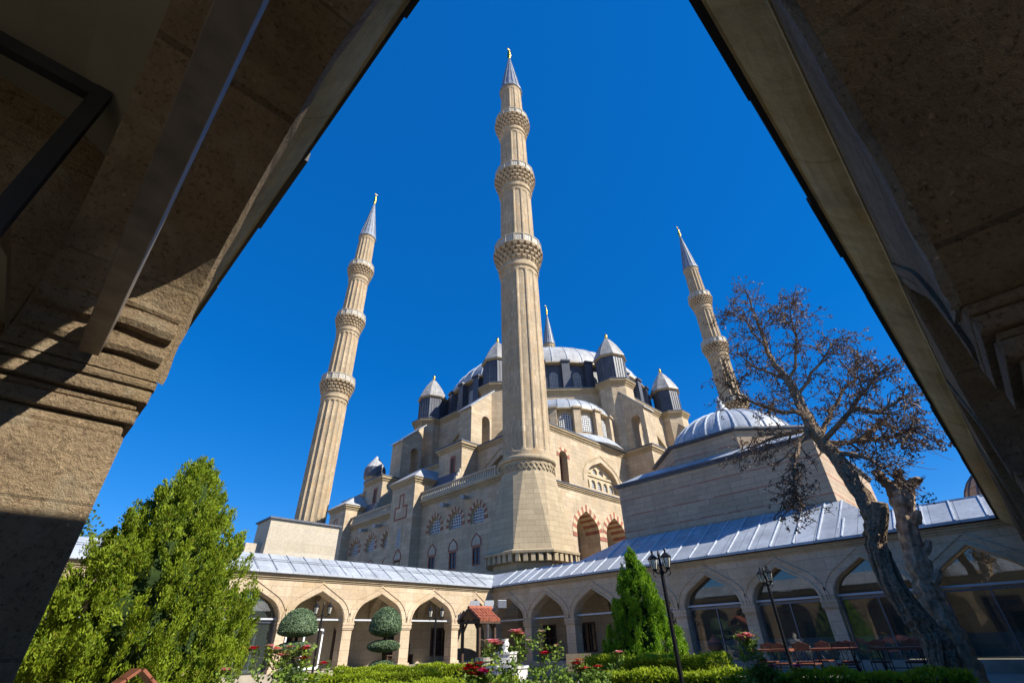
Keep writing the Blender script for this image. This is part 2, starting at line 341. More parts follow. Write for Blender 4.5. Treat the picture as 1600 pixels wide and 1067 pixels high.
# ------------------------------------------------------------------ ground
mb = MB(); mb.add([(-1500, -1500, GZ), (1500, -1500, GZ), (1500, 1500, GZ), (-1500, 1500, GZ)], [(0, 1, 2, 3)]); tag(mb.build('ground', M['soil']), kind='structure')
mb = MB(); mb.box(14.6, 22.0, .6, 8.4, GZ + .004, -1.06); tag(mb.build('pavement', M['paving']), kind='structure')
mb = MB(); mb.box(.6, 13.5, 20.8, 23.6, GZ + .004, GZ + .05); mb.box(13.5, 21.9, 8.6, 10.2, GZ + .004, GZ + .05); tag(mb.build('path', M['paving']), kind='structure')

def lop_curve(kind, off=0.):
    P = list(reversed(LOPSIDED[kind][1])) + list(reversed(LOPSIDED[kind][0])); out = []
    for i in range(len(P) - 1):
        for k in range(4):
            t = k / 4; p0, p1, p2, p3 = P[max(i - 1, 0)], P[i], P[i + 1], P[min(i + 2, len(P) - 1)]
            out.append(tuple(.5 * (2 * p1[j] + (p2[j] - p0[j]) * t + (2 * p0[j] - 5 * p1[j] + 4 * p2[j] - p3[j]) * t * t + (3 * p1[j] - p0[j] - 3 * p2[j] + p3[j]) * t ** 3) for j in (0, 1)))
    out.append(P[-1]); out = [(x, max(0, z)) for x, z in out]
    return [(x * (1 + off / 1.6), z + off * (.25 + z / 1.6)) for x, z in out]
# ------------------------------------------------------------------ the four arcade wings
ZS, ZA = 1.12, 2.38
def arcade(label, F, u0, u1, arches, mat, roof, near=False, glazed=(), frames=(), zfloor=-.75, frost=True, ends=(0, 0)):
    root = thing('arcade', F((u0 + u1) / 2, GZ, -1.5), label, 'arcade', 'arcade wings round the garden court')
    zs = 1.30 if near == 2 else ZS; T = .65; nseg = 22 if near else 9
    # the wall above the springing
    out = [(u0, 3.0)]; bot = []
    for c, a in sorted(arches):
        if near in LOPSIDED and c < 2: bot += [(c + x, zs + z) for x, z in lop_curve(near)]; continue
        hf = arch(a, ZA - zs, nseg, .60 if near else .72); bot += [(c - x, zs + z) for x, z in hf] + [(c + x, zs + z) for x, z in reversed(hf[:-1])]
    outl = [(u0, zs)] + bot + [(u1, zs), (u1, 3.0), (u0, 3.0)]
    mb = MB(); mb.sheet(F, outl, (), 0, -T); mb.build('arch_wall', mat, root)
    for c, a in sorted(arches):
        mb = MB()
        for (i0, i1, pr) in ((((.055, .115, .012), (.145, .48 if c < 2 else .25, .02)) if near == 3 else ((.07, .10, .006), (.16, .20, .006))) if near else ((.03, .10, .03), (.29, .36, .035))):
            ho = arch(a + i1, ZA - zs + i1 * 1.12, nseg, .60 if near else .72); hi = arch(a + i0, ZA - zs + i0 * 1.12, nseg, .60 if near else .72)
            L = [(c - x, zs + z) for x, z in ho] + [(c + x, zs + z) for x, z in reversed(ho[:-1])] + [(c + x, zs + z) for x, z in hi] + [(c - x, zs + z) for x, z in reversed(hi[:-1])]
            if near in LOPSIDED and c < 2: L = [(c + x, zs + z) for x, z in lop_curve(near, i1)] + [(c + x, zs + z) for x, z in reversed(lop_curve(near, i0))]
            mb.sheet(F, L, (), pr, .002)
        mb.build('archivolt', M['pale'] if near == 3 and c < 2 else mat, root)  # pale tone stands for bounced light on the first right-hand arch
        if near in LOPSIDED and c < 2:      # worn splayed arris of the arch
            A, B = lop_curve(near), lop_curve(near, .055); k = len(A); mb = MB()
            mb.add([F(c + x, zs + z, .001) for x, z in A] + [F(c + x, zs + z, .034 + .005 * sin(5 * i)) for i, (x, z) in enumerate(B)] + [F(c + x * 1.004, zs + z + .012, .001) for x, z in B], [(i, i + 1, k + i + 1, k + i) for i in range(k - 1)] + [(k + i, k + i + 1, 2 * k + i + 1, 2 * k + i) for i in range(k - 1)]); mb.build('arris', M['pale'] if near == 3 else mat, root)
    # piers stand between the arches
    edges = [u0] + [e for c, a in sorted(arches) for e in ((c + LOPSIDED[near][1][-1][0], c + LOPSIDED[near][0][0][0]) if near in LOPSIDED and c < 2 else (c - a, c + a))] + [u1]
    for i in range(0, len(edges), 2):
        a, b = edges[i], edges[i + 1]
        if b - a < .05: continue
        mb = MB()
        fbox(mb, F, a + .03, b - .03, zfloor, .82 if not near else zs - .32, -.03, -T + .03)
        for z0, z1, p in ([(q + zs - 1.12, w + zs - 1.12, p) for q, w, p in ((.80, .862, -.035), (.866, .945, -.005), (.949, .985, -.02), (.989, 1.065, .012), (1.069, 1.12, .018))] if near else ((.82, .88, .02), (.884, .95, .045), (.954, 1.02, .03), (1.024, zs, .05))): fbox(mb, F, a - p + .02, b + p - .02, z0, z1, p - .01, -T - p + .01)
        fbox(mb, F, a - .03, b + .03, zfloor - .65, zfloor + .14, .03, -T - .03)
        mb.build('pier', mat, root, bevel=.026 if near else .012)
    for c, a in arches:
        if near: continue
        mb = MB(); fbox(mb, F, c - a - .03, c + a + .03, 1.21, 1.28, -.25, -.33); mb.build('tie_rod', M['tie'], root)
    # cornice and dark eave edge
    mb = MB()
    if near:
        ev = .245 if near == 2 else .295; cv = [(-.02, 2.72), (.010, 2.72), (.016, 2.745), (.22 * ev, 2.775), (.42 * ev, 2.825), (.62 * ev, 2.89), (.78 * ev, 2.965), (.84 * ev, 2.97), (.84 * ev, 3.0), (-.02, 3.0)]; k = len(cv)
        nu = 30; us = np.linspace(u0, u1, nu); vs = []
        for q, u in enumerate(us):
            w = .012 * sin(q * 2.1) + .008 * sin(q * 5.3); vs += [F(u, z + w * .6, d + (w if .05 < d < .2 else 0)) for d, z in cv]
        mb.add(vs, [(q * k + i, q * k + (i + 1) % k, (q + 1) * k + (i + 1) % k, (q + 1) * k + i) for q in range(nu - 1) for i in range(k)])
    else:
        for z0, z1, p in ((2.78, 2.85, .05), (2.853, 2.93, .11), (2.933, 3.0, .17)): fbox(mb, F, u0, u1, z0, z1, p, -.05)
    mb.build('cornice', M['trim'] if not near else M['nearcove'], root)
    mb = MB()
    if near:
        u = u0; random.seed(3)
        while u < u1: w = random.uniform(.9, 1.5); fbox(mb, F, u + .006, min(u + w, u1), 3.003, 3.10, ev + random.uniform(-.014, .014), -.1); u += w
    else: fbox(mb, F, u0, u1, 2.98, 3.085, .235, -.1)
    mb.build('eave', M['eave'], root)
    # interior
    mb = MB(); fbox(mb, F, u0, u1, zfloor - .64, zfloor, .12, -4.0); mb.build('gallery_floor', M['floor'], root)
    if True:
        holes = []
        for c, a in arches[::1]: holes.append([(c - .45, -.35), (c + .45, -.35), (c + .45, .95), (c - .45, .95)])
        mb = MB(); b0, b1 = u0 - ends[0], u1 + ends[1]; mb.sheet(F, [(b0, zfloor), (b1, zfloor), (b1, 2.7), (b0, 2.7)], holes, -3.6, -4.0); mb.build('back_wall', M['inner'], root)
        for c, a in arches:
            mb = MB()
            for x0, x1, z0, z1 in ((-.53, -.45, -.43, 1.03), (.45, .53, -.43, 1.03), (-.45, .45, -.43, -.35), (-.45, .45, .95, 1.03), (-.025, .025, -.35, .95), (-.45, -.025, .28, .33), (.025, .45, .28, .33)):
                fbox(mb, F, c + x0, c + x1, z0, z1, -3.56, -3.68)
            w = mb.build('window', M['darkwood'], root); mb = MB(); fbox(mb, F, c - .45, c + .45, -.35, .95, -3.74, -3.76); mb.build('pane', M['darkglass'], w)
    # vaulted ceiling, one bay after the other
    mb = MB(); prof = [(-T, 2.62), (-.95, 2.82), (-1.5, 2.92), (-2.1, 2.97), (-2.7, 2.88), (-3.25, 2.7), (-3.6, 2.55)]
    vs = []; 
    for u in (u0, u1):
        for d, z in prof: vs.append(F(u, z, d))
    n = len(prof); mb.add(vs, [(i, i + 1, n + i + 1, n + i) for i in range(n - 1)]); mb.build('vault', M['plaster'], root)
    for i in range(2, len(edges) - 2, 2):
        mb = MB(); um = (edges[i] + edges[i + 1]) / 2
        cz = [(d, 1.25 + 1.35 * sqrt(max(0, 1 - ((d + 2.1) / 1.45) ** 2))) for d in np.linspace(-.66, -3.56, 13)]
        vs = []; k = len(cz)
        for uu in (um - .22, um + .22):
            vs += [F(uu, z, d) for d, z in cz] + [F(uu, min(2.9, 2.62 + .5 * sin(pi * (-d - .6) / 3.0)), d) for d, z in cz]
        fs = []
        for j in range(k - 1):
            fs += [(j, j + 1, k + j + 1, k + j), (2 * k + j, 2 * k + j + 1, 3 * k + j + 1, 3 * k + j), (j, j + 1, 2 * k + j + 1, 2 * k + j)]
        mb.add(vs, fs)
        mb.build('transverse_arch', mat if near else M['inner'], root)
    # glass
    for gi in glazed:
        c, a = arches[gi]
        L = archloop(c, a - .01, zfloor + .02, zs, ZA - zs - .02, 9, .72)
        mb = MB(); mb.sheet(F, L, (), -.42, -.43); mb.build('glass_pane', M['glass'], root)
        mb = MB()
        for x0, x1, z0, z1 in ((-a + .01, -a + .06, zfloor + .03, zs), (a - .06, a - .01, zfloor + .03, zs), (-a + .06, a - .06, zs - .02, zs + .05), (-.02, .02, zfloor + .03, zs - .02)): fbox(mb, F, c + x0, c + x1, z0, z1, -.36, -.40)
        mb.build('window_frame', M['steel'], root)
        if not frost: continue
        mb = MB(); fbox(mb, F, c - a + .04, c + a - .04, zfloor + .02, zfloor + .70, -.405, -.415); mb.build('frosted_band', M['frost'], root)
    for gi in frames:
        c, a = arches[gi]; mb = MB()
        for x0, x1, z0, z1 in ((-.95, -.88, -.7, .9), (-.10, -.03, -.7, .9), (.78, .85, -.7, .9), (-.88, .78, .83, .9), (-.88, .78, -.7, -.6)): fbox(mb, F, c + x0, c + x1, z0, z1, -.9, -.96)
        mb.build('door_frame', M['white'], root)
    # roof
    mb = MB()
    for q in roof['slopes']:
        n = len(q); vs = [tuple(p) for p in q] + [(p[0], p[1], p[2] - .09) for p in q]
        mb.add(vs, [tuple(range(n)), tuple(reversed(range(n, 2 * n)))] + [(i, (i + 1) % n, (i + 1) % n + n, i + n) for i in range(n)])
    ro = mb.build('roof', M['lead'], root)
    if roof.get('battens'):
        mb = MB()
        for a, b in roof['battens']:
            a, b = Vector(a), Vector(b); w_ = .035 if 'bm' in roof else .05; mb.bar(a + Vector((0, 0, .015)), b + Vector((0, 0, .015)), w_, w_)
        mb.build('batten', M[roof.get('bm', 'rib')], ro)
    return root
EZ, RZ, RW = 3.11, 3.99, 1.6
sl = (RZ - EZ) / RW
# garden's far left wing (along x, faces the sun); eave at y = 24.0
FLc = [(1.75, 1.30), (4.95, 1.33), (8.12, 1.33), (11.23, 1.32), (14.46, 1.36), (17.80, 1.36), (20.92, 1.22)]
ba = [((x, 23.98, EZ), (x, 23.96 + RW, RZ)) for x in np.arange(-.5, 21.6, .85)] 
wing_sunlit = arcade('sunlit sandstone arcade of pointed arches behind the two topiaries', faceY(24.2), -.4, 22.35, FLc, M['arcade'],
    dict(slopes=[[(-4, 23.96, EZ), (22.06, 23.96, EZ), (22.06 + RW, 23.96 + RW, RZ), (-4, 23.96 + RW, RZ)], [(-4, 23.96 + RW, RZ), (22.06 + RW, 23.96 + RW, RZ), (22.06 + RW + .5, 23.96 + RW + 1.2, RZ - .46), (-4, 23.96 + RW + 1.2, RZ - .46)]],
         bm='leadblue', battens=ba + [((-3, 24.0 + RW * .5, EZ + .55), (23.4, 24.0 + RW * .5, EZ + .55))]), frames=(1, 2, 3), glazed=(1, 2), frost=False, ends=(0, 3.6))
# far right wing (along y, shaded front); eave at x = 22.1, the roof climbs to the domed block behind it
FRc = [(22.82, 1.22), (19.78, 1.24), (16.60, 1.28), (13.40, 1.28), (10.25, 1.26), (7.22, 1.24), (4.2, 1.25), (1.12, 1.22)]
X0 = 22.06; YN, YF = 4.62, 16.3; XB = 25.58; ZB = EZ + sl * (XB - X0)
ba = [((X0 + .02, y, EZ), (X0 + RW, y, RZ)) for y in list(np.arange(.2, 4.5, .85)) + list(np.arange(16.9, 23.6, .8))] + [((X0 + .02, y, EZ), (XB - .05, y, ZB)) for y in np.arange(5.3, 16.2, .9)]
ba += [((X0 + RW, -3, RZ), (X0 + RW, 3.9, RZ)), ((XB, YN, ZB), (X0 + .1, YN, EZ))]
wing_shaded = arcade('shaded sandstone arcade with glazed arches, its lead roof climbing to the domed block', faceX(22.35), -.29, 24.2, FRc, M['arcade'],
    dict(slopes=[[(X0, -4, EZ), (X0 + RW, -4, RZ), (X0 + RW, YN, RZ), (X0, YN, EZ)], [(X0, YN, EZ), (XB, YN, ZB), (XB, YF, ZB), (X0, YF, EZ)],
                 [(X0, YF, EZ), (X0 + RW, YF, RZ), (X0 + RW, 23.96 + RW, RZ), (X0, 23.96, EZ)], [(X0 + RW, YF, RZ), (XB, YF, ZB), (X0 + RW, YF + 1.9, RZ)],
                 [(X0 + RW, YN, RZ), (X0 + RW, YN - 1.1, RZ), (XB, YN, ZB)],
                 [(X0 + RW, -4, RZ), (X0 + RW + 1.2, -4, RZ - .46), (X0 + RW + 1.2, YN - .6, RZ - .46), (X0 + RW, YN - .6, RZ)], [(X0 + RW, YF, RZ), (X0 + RW + .5, YF, RZ - .2), (X0 + RW + .5, 23.96 + RW, RZ - .2), (X0 + RW, 23.96 + RW, RZ)]],
         battens=ba), glazed=(3, 4, 5, 6, 7), ends=(0, 3.2))
# the two wings the photographer stands under
ER = .46
NLc = [(1.50, 1.60)] + [(4.88 + 3.2 * i, 1.32) for i in range(6)]
near_left = arcade('rough weathered stone arcade overhead on the left, sun striking its first pier', faceX(.225, 1), -.94, 23.9, NLc, M['near'],
    dict(slopes=[[(ER, -.0, EZ), (ER, 23.96, EZ), (ER - RW, 23.96 + RW, RZ), (ER - RW, -2.9, RZ)], [(ER - RW, -2.9, RZ), (ER - RW, 23.96 + RW, RZ), (ER - 4.6, 25, EZ + .4), (ER - 4.6, -4.0, EZ + .4)]]), near=2)
NRc = [(1.00, 1.3)] + [(4.45 + 3.1 * i, 1.28) for i in range(6)]
near_right = arcade('dark weathered stone arcade overhead on the right with stained mouldings and a projecting eave', faceY(-.25, 1), .225, 22.3, NRc, M['near'],
    dict(slopes=[[(.46, .04, EZ), (22.06, .04, EZ), (22.06 + RW, .04 - RW, RZ), (.46 - RW, .04 - RW, RZ)], [(.46 - RW, .04 - RW, RZ), (22.06 + RW, .04 - RW, RZ), (24, -4.6, EZ + .4), (-4, -4.6, EZ + .4)]]), near=3)
for y_, z_, r_ in ((3.05, 1.44, .05), (3.035, 1.60, .06), (3.03, 1.71, .035), (2.985, 1.83, .03)):
    mb = MB(); xs = np.linspace(-.41, .205, 14); mb.tube([(x, y_ + .004 * sin(9 * x + z_ * 7), z_ + .006 * sin(13 * x + z_ * 5)) for x in xs], [r_ * (1 + .08 * sin(17 * x + r_ * 90)) for x in xs], 10); mb.build('roll_moulding', M['near'], near_left)
# tie beam across the first arch on the left
mb = MB(); mb.box(-.150, -.062, -.3, 2.985, 1.325, 1.56); o = mb.build('tie_beam', M['beam'], near_left, bevel=.004)
mb = MB(); mb.box(-.635, -.56, 2.57, 2.64, -.75, 2.69); mb.box(-3.4, -.636, 2.575, 2.635, 2.60, 2.69)
o = mb.build('partition_frame', M['frame'], near_left)
# ------------------------------------------------------------------ minarets
def fluted(n, deep, kind):
    def fn(a, z):
        t = (a * n / (2 * pi)) % 1.0
        if kind == 'roll':      # flat recessed panel between round rolls
            e = min(t, 1 - t)
            return 1.0 + .012 * sin(pi * min(1, e / .09)) if e < .09 else 1 - deep * min(1, (e - .09) / .05)
        return 1 - deep * sin(pi * t) ** .7
    return fn
def minaret(loc, label, kind='scallop', rot=0., base_rot=pi / 8):
    x, y = loc; root = thing('minaret', (x, y, GZ), label, 'minaret', 'minarets at the corners of the mosque')
    C = (x, y, 0)
    mb = MB(); mb.lathe(C, [(3.05, GZ), (3.05, 4.0), (3.25, 4.15), (3.25, 4.35), (3.1, 4.4), (3.1, 4.78)], 8, base_rot); mb.build('foot', M['base'], root)
    mb = MB()
    for i in range(40):
        a = 2 * pi * i / 40; k = (a - base_rot) % (pi / 4) - pi / 8; rr = 3.72 * cos(pi / 8) / cos(k); c, s_ = cos(a), sin(a)
        mb.obox((x + (rr - .42) * c, y + (rr - .42) * s_, 5.09), (.40 * c, .40 * s_, 0), (-.15 * s_, .15 * c, 0), (0, 0, .25))
    mb.lathe(C, [(3.05, 4.8), (3.12, 5.3), (3.78, 5.36), (3.82, 5.5), (3.7, 5.58), (3.56, 5.62)], 8, base_rot); mb.build('corbel', M['base'], root)
    # flare: octagon below, sixteen sides above, joined by triangles
    mb = MB(); vs = []; R0, R1 = 3.56, 2.24
    for i in range(8): a = base_rot + i * pi / 4; vs.append((x + R0 * cos(a), y + R0 * sin(a), 5.62))
    for i in range(16): a = base_rot + i * pi / 8 - pi / 16; vs.append((x + R1 * cos(a), y + R1 * sin(a), 11.5))
    fs = []
    for i in range(8):
        j = (i + 1) % 8; t0 = 8 + (2 * i) % 16; t1 = 8 + (2 * i + 1) % 16; t2 = 8 + (2 * i + 2) % 16
        fs += [(i, t1, t0), (i, j, t2, t1)]
    mb.add(vs, fs); mb.lathe(C, [(2.24, 11.5), (2.24, 12.35)], 16, base_rot - pi / 16); mb.build('base', M['base'], root)
    mb = MB()
    for r_ in range(2):
        for i in range(36):
            a = 2 * pi * (i + .5 * r_) / 36; c, s_ = cos(a), sin(a); rr = 2.24; z = 11.75 + .3 * r_
            for sg in (-1, 1): mb.obox((x + rr * c - sg * .1 * s_, y + rr * s_ + sg * .1 * c, z), (.05 * c, .05 * s_, 0), (-.11 * s_, .11 * c, sg * .13), (0, 0, .045))
    mb.build('chevron_band', M['base'], root)
    mb = MB(); mb.lathe(C, [(2.2, 12.352), (2.36, 12.42), (2.44, 12.58), (2.40, 12.76), (2.22, 12.86), (2.08, 12.9)], 32); mb.build('ring', M['base'], root, smooth=True)
    n = 12 if kind == 'roll' else 16; deep = .065 if kind == 'roll' else .10; SEG = n * 10 if kind == 'roll' else n * 7
    base = fluted(n, deep, kind)
    def seg(z0, z1, r0, r1):
        def fn(a, z):
            t = (a * n / (2 * pi)) % 1.0; e = .55 * abs(2 * t - 1) ** 2.2   # round ends of the flutes
            m = max(0, min(1, (z - z0 - .35 - e * .0 - .35 * (abs(2 * t - 1) ** 3)) / .12)) * max(0, min(1, (z1 - .45 - z - .35 * (abs(2 * t - 1) ** 3)) / .12))
            return 1 + (base(a, z) - 1) * m
        zs = [z0, z0 + .3, z0 + .42, z0 + .55, z0 + .7, z0 + .85, z0 + 1.0] + list(np.linspace(z0 + 2, z1 - 2, 4)) + [z1 - 1.0, z1 - .85, z1 - .7, z1 - .55, z1 - .42, z1]
        mb = MB(); mb.lathe(C, [(r0 + (r1 - r0) * (z - z0) / (z1 - z0), z) for z in zs], SEG, rot, fn)
        mb.build('shaft', M['shaft'], root)
    bz = [(36.35, 2.72, 2.02, 2.0), (49.3, 2.55, 1.88, 1.86), (61.3, 2.42, 1.74, 1.72)]
    lo, rlo = 12.9, 2.08
    for bi, (zb, rb, rs, rn) in enumerate(bz):
        zt = zb - 2.9; seg(lo, zt, rlo, rs)
        bal = None; mb = MB()
        # neck ring, muqarnas corbels stepping out, deck
        mb.lathe(C, [(rs, zt), (rs + .13, zt + .06), (rs + .16, zt + .2), (rs + .05, zt + .34), (rs + .03, zt + .95), (rs + .1, zt + 1.0), (rb - .5, zb - .45), (rb - .12, zb - .12), (rb + .06, zb - .1), (rb + .06, zb + .06), (rb - .02, zb + .07)], 48)
        for k in range(4):
            f = k / 3; z0 = zt + .85 + (zb - .1 - zt - .85) * k / 4; hh = (zb - .1 - zt - .85) / 4; r1 = rs + .16 + (rb - .14 - rs) * (k + 1) / 4 ** 1.0; m = 24
            for i in range(m):
                a = 2 * pi * (i + .5 * (k % 2)) / m; c, s_ = cos(a), sin(a); w = pi * r1 / m * .62; d = .30
                q = [(-d, 0, hh), (0.02, 0, hh)]
                vs = []
                for sg in (-1, 1): vs += [(x + (r1 - .42) * c - sg * w * .35 * s_, y + (r1 - .42) * s_ + sg * w * .35 * c, z0 - hh * .25), (x + r1 * c - sg * w * s_, y + r1 * s_ + sg * w * c, z0 + hh * .55), (x + r1 * c - sg * w * s_, y + r1 * s_ + sg * w * c, z0 + hh * .98), (x + (r1 - .42) * c - sg * w * s_, y + (r1 - .42) * s_ + sg * w * c, z0 + hh * .98)]
                mb.add(vs, [(0, 1, 2, 3), (7, 6, 5, 4), (0, 4, 5, 1), (1, 5, 6, 2), (2, 6, 7, 3), (3, 7, 4, 0)])
        bal = mb.build('balcony', M['shaft'], root)
        mb = MB(); mb.lathe(C, [(rb - .10, zb + .075), (rb - .10, zb + 1.12), (rb - .2, zb + 1.12), (rb - .2, zb + .075)], 16, rot, cap=False); mb.build('parapet', M['parapet'], bal)
        mb = MB()
        for i in range(16):
            a = rot + 2 * pi * i / 16; c, s_ = cos(a), sin(a); mb.obox((x + (rb - .1) * c, y + (rb - .1) * s_, zb + .62), (.07 * c, .07 * s_, 0), (-.06 * s_, .06 * c, 0), (0, 0, .56))
        mb.lathe(C, [(rb - .03, zb + 1.122), (rb - .03, zb + 1.24), (rb - .26, zb + 1.24), (rb - .26, zb + 1.122)], 16, rot); mb.build('railing_frame', M['plinth'], bal)
        lo, rlo = zb + .07, rn - .04
    seg(lo, 69.7, rlo, 1.50)
    mb = MB(); mb.lathe(C, [(1.5, 69.7), (1.56, 69.75), (1.56, 70.0)], 24); mb.build('collar', M['shaft'], root)
    mb = MB(); mb.lathe(C, [(1.72, 70.0), (1.74, 70.12), (1.45, 71.4), (1.02, 74.6), (.62, 77.6), (.17, 80.7)], 16, rot)
    for i in range(16):
        a = rot + 2 * pi * i / 16; c, s_ = cos(a), sin(a); mb.bar((x + 1.7 * c, y + 1.7 * s_, 70.15), (x + .18 * c, y + .18 * s_, 80.6), .05, .05)
    mb.build('spire', M['leadblue'], root)
    mb = MB(); mb.lathe(C, [(.17, 80.7), (.24, 80.9), (.16, 81.1), (.34, 81.4), (.36, 81.6), (.14, 81.9), (.28, 82.2), (.28, 82.4), (.11, 82.7), (.22, 82.95), (.2, 83.1), (.07, 83.35), (.05, 83.6)], 12)
    mb.tube([(x + .32 * sin(t), y, 84.0 - .32 * cos(t)) for t in np.linspace(-2.3, 2.3, 11)], [.02, .05, .07, .08, .09, .09, .09, .08, .07, .05, .02], 6); mb.build('finial', M['gold'], root, smooth=True)
    return root
minaret((28.1, 26.1), 'nearest and tallest-looking minaret, rising in front of the mosque corner from a flared octagonal base', 'roll', rot=radians(223) - pi / 24)
minaret((27.85, 67.7), 'fluted minaret on the left, leaning over the pale stone block')
minaret((85.8, 26.4), 'fluted minaret on the right, half hidden by the dead tree')
minaret((85.6, 69.1), 'minaret hidden behind the great dome with only its spire showing')

# ------------------------------------------------------------------ the mosque
MO = thing('mosque', (56.3, 47.4, GZ), 'great domed limestone mosque with lead-clad turrets between the minarets', 'mosque')
XW, YW = 28.0, 27.35
FL_ = faceX(XW); FR_ = faceY(YW)
def part(mb, name, mat, parent=MO, **k): return mb.build(name, mat, parent, **k)
def window(F, loop, d0, mat, name='window', fr=None, bars=None):
    """frame ring with the pane as its sub-part"""
    mb = MB(); cx = sum(p[0] for p in loop) / len(loop); zb = min(p[1] for p in loop)
    t = fr or .09; zc = (min(p[1] for p in loop) + max(p[1] for p in loop)) / 2
    inner = []
    for u, z in loop:
        du = u - cx; inner.append((u - math.copysign(min(t, abs(du)), du), max(zb + t, z - t) if z > zb + 1e-3 else z + t))
    mb.sheet(F, loop, [inner], d0 + .05, d0 - .1)
    for b in bars or (): fbox(mb, F, *b, d0 + .03, d0 - .06)
    w = mb.build(name, M['palest'] if mat is not M['darkglass'] else M['redst'], MO)
    mb = MB(); mb.sheet(F, loop, (), d0 - .04, d0 - .08); mb.build('pane', mat, w)
    return w
# -- lower storey, left front (facing -x): striped windows above, framed windows below
upL = [38.55, 35.4, 32.3, 53.9, 50.4, 46.9]; lowL = [38.75, 35.6, 32.4, 49.9, 46.75, 53.0]
holes = [archloop(y, .92, 9.05, 9.65, 1.02, 8, .9) for y in upL] + [[(y - .55, 5.65), (y + .55, 5.65), (y + .55, 7.15), (y - .55, 7.15)] for y in lowL]
mb = MB(); mb.sheet(FL_, [(27.3, GZ), (67, GZ), (67, 12.5), (27.3, 12.5)], holes, 0, -.7); part(mb, 'left_front_wall', M['mosque'])
for y in upL:
    window(FL_, archloop(y, .92, 9.05, 9.65, 1.02, 8, .9), -.22, M['grille'], fr=.05)
    mb = MB()
    hi = arch(.94, 1.05, 8, .9); ho = arch(1.34, 1.48, 8, .9); n = len(hi)
    hi = [(x, z) for x, z in hi]; L = [(-x, z) for x, z in hi] + [(x, z) for x, z in reversed(hi[:-1])]; O = [(-x, z) for x, z in ho] + [(x, z) for x, z in reversed(ho[:-1])]
    L = even([(-.94, -.4)] + L + [(.94, -.4)], 17); O = even([(-1.34, -.4)] + O + [(1.34, -.4)], 17)
    for i in range(len(L) - 1): mb.sheet(FL_, [(y + L[i][0], 9.65 + L[i][1]), (y + L[i + 1][0], 9.7 + L[i + 1][1]), (y + O[i + 1][0], 9.65 + O[i + 1][1]), (y + O[i][0], 9.65 + O[i][1])], (), .035, .003, i % 2)
    mb.build('striped_arch', [M['redst'], M['palest']], MO)
def framed_window(F, y, z0=5.65, zr=7.15, a=.55):
    window(F, [(y - a, z0), (y + a, z0), (y + a, zr), (y - a, zr)], -.05, M['darkglass'], fr=.12, bars=[(y - .03, y + .03, z0, zr)] + [(y - a, y + a, z0 + k * .37, z0 + k * .37 + .03) for k in (1, 2, 3)])
    mb = MB(); L = archloop(y, a + .1, zr + .03, zr + .35, .75, 6); I = archloop(y, a - .02, zr + .1, zr + .35, .62, 6)
    mb.sheet(F, L, [I], .04, .003); mb.build('pointed_frame', M['redst'], MO)
    mb = MB(); mb.sheet(F, archloop(y, a - .03, zr + .105, zr + .35, .61, 6), (), .012, .003); mb.build('tympanum', M['plinth'], MO)
for y in lowL: framed_window(FL_, y)
mb = MB()
for z0, z1, p in ((11.95, 12.12, .08), (12.123, 12.3, .2), (12.303, 12.55, .38)): fbox(mb, FL_, 28.4, 40.85, z0, z1, p, -.05); fbox(mb, FL_, 45.15, 55.35, z0, z1, p, -.05); fbox(mb, FL_, 59.6, 67, z0, z1, p, -.05)
part(mb, 'cornice', M['trim'])
def balustrade(y0, y1):
    mb = MB(); fbox(mb, FL_, y0, y1, 12.553, 12.68, .30, .02); fbox(mb, FL_, y0, y1, 13.34, 13.46, .30, .02)
    o = part(mb, 'balustrade', M['plinth']); mb = MB(); y = y0 + .2
    while y < y1 - .1: mb.lathe((XW - .16, y, 0), [(.09, 12.68), (.14, 12.85), (.09, 13.05), (.08, 13.25), (.12, 13.34)], 6); y += .31
    mb.build('balusters', M['plinth'], o); o2 = mb; return o
balustrade(29.6, 40.85); balustrade(45.15, 55.35); balustrade(59.6, 66)
for y, z in ((36.9, 11.25), (33.9, 11.35), (51.9, 11.35), (48.9, 11.35)):
    mb = MB(); mb.bar((XW + .2, y, z + .15), (XW - 1.15, y - .75, z - .08), .36, .30); part(mb, 'waterspout', M['lead'])
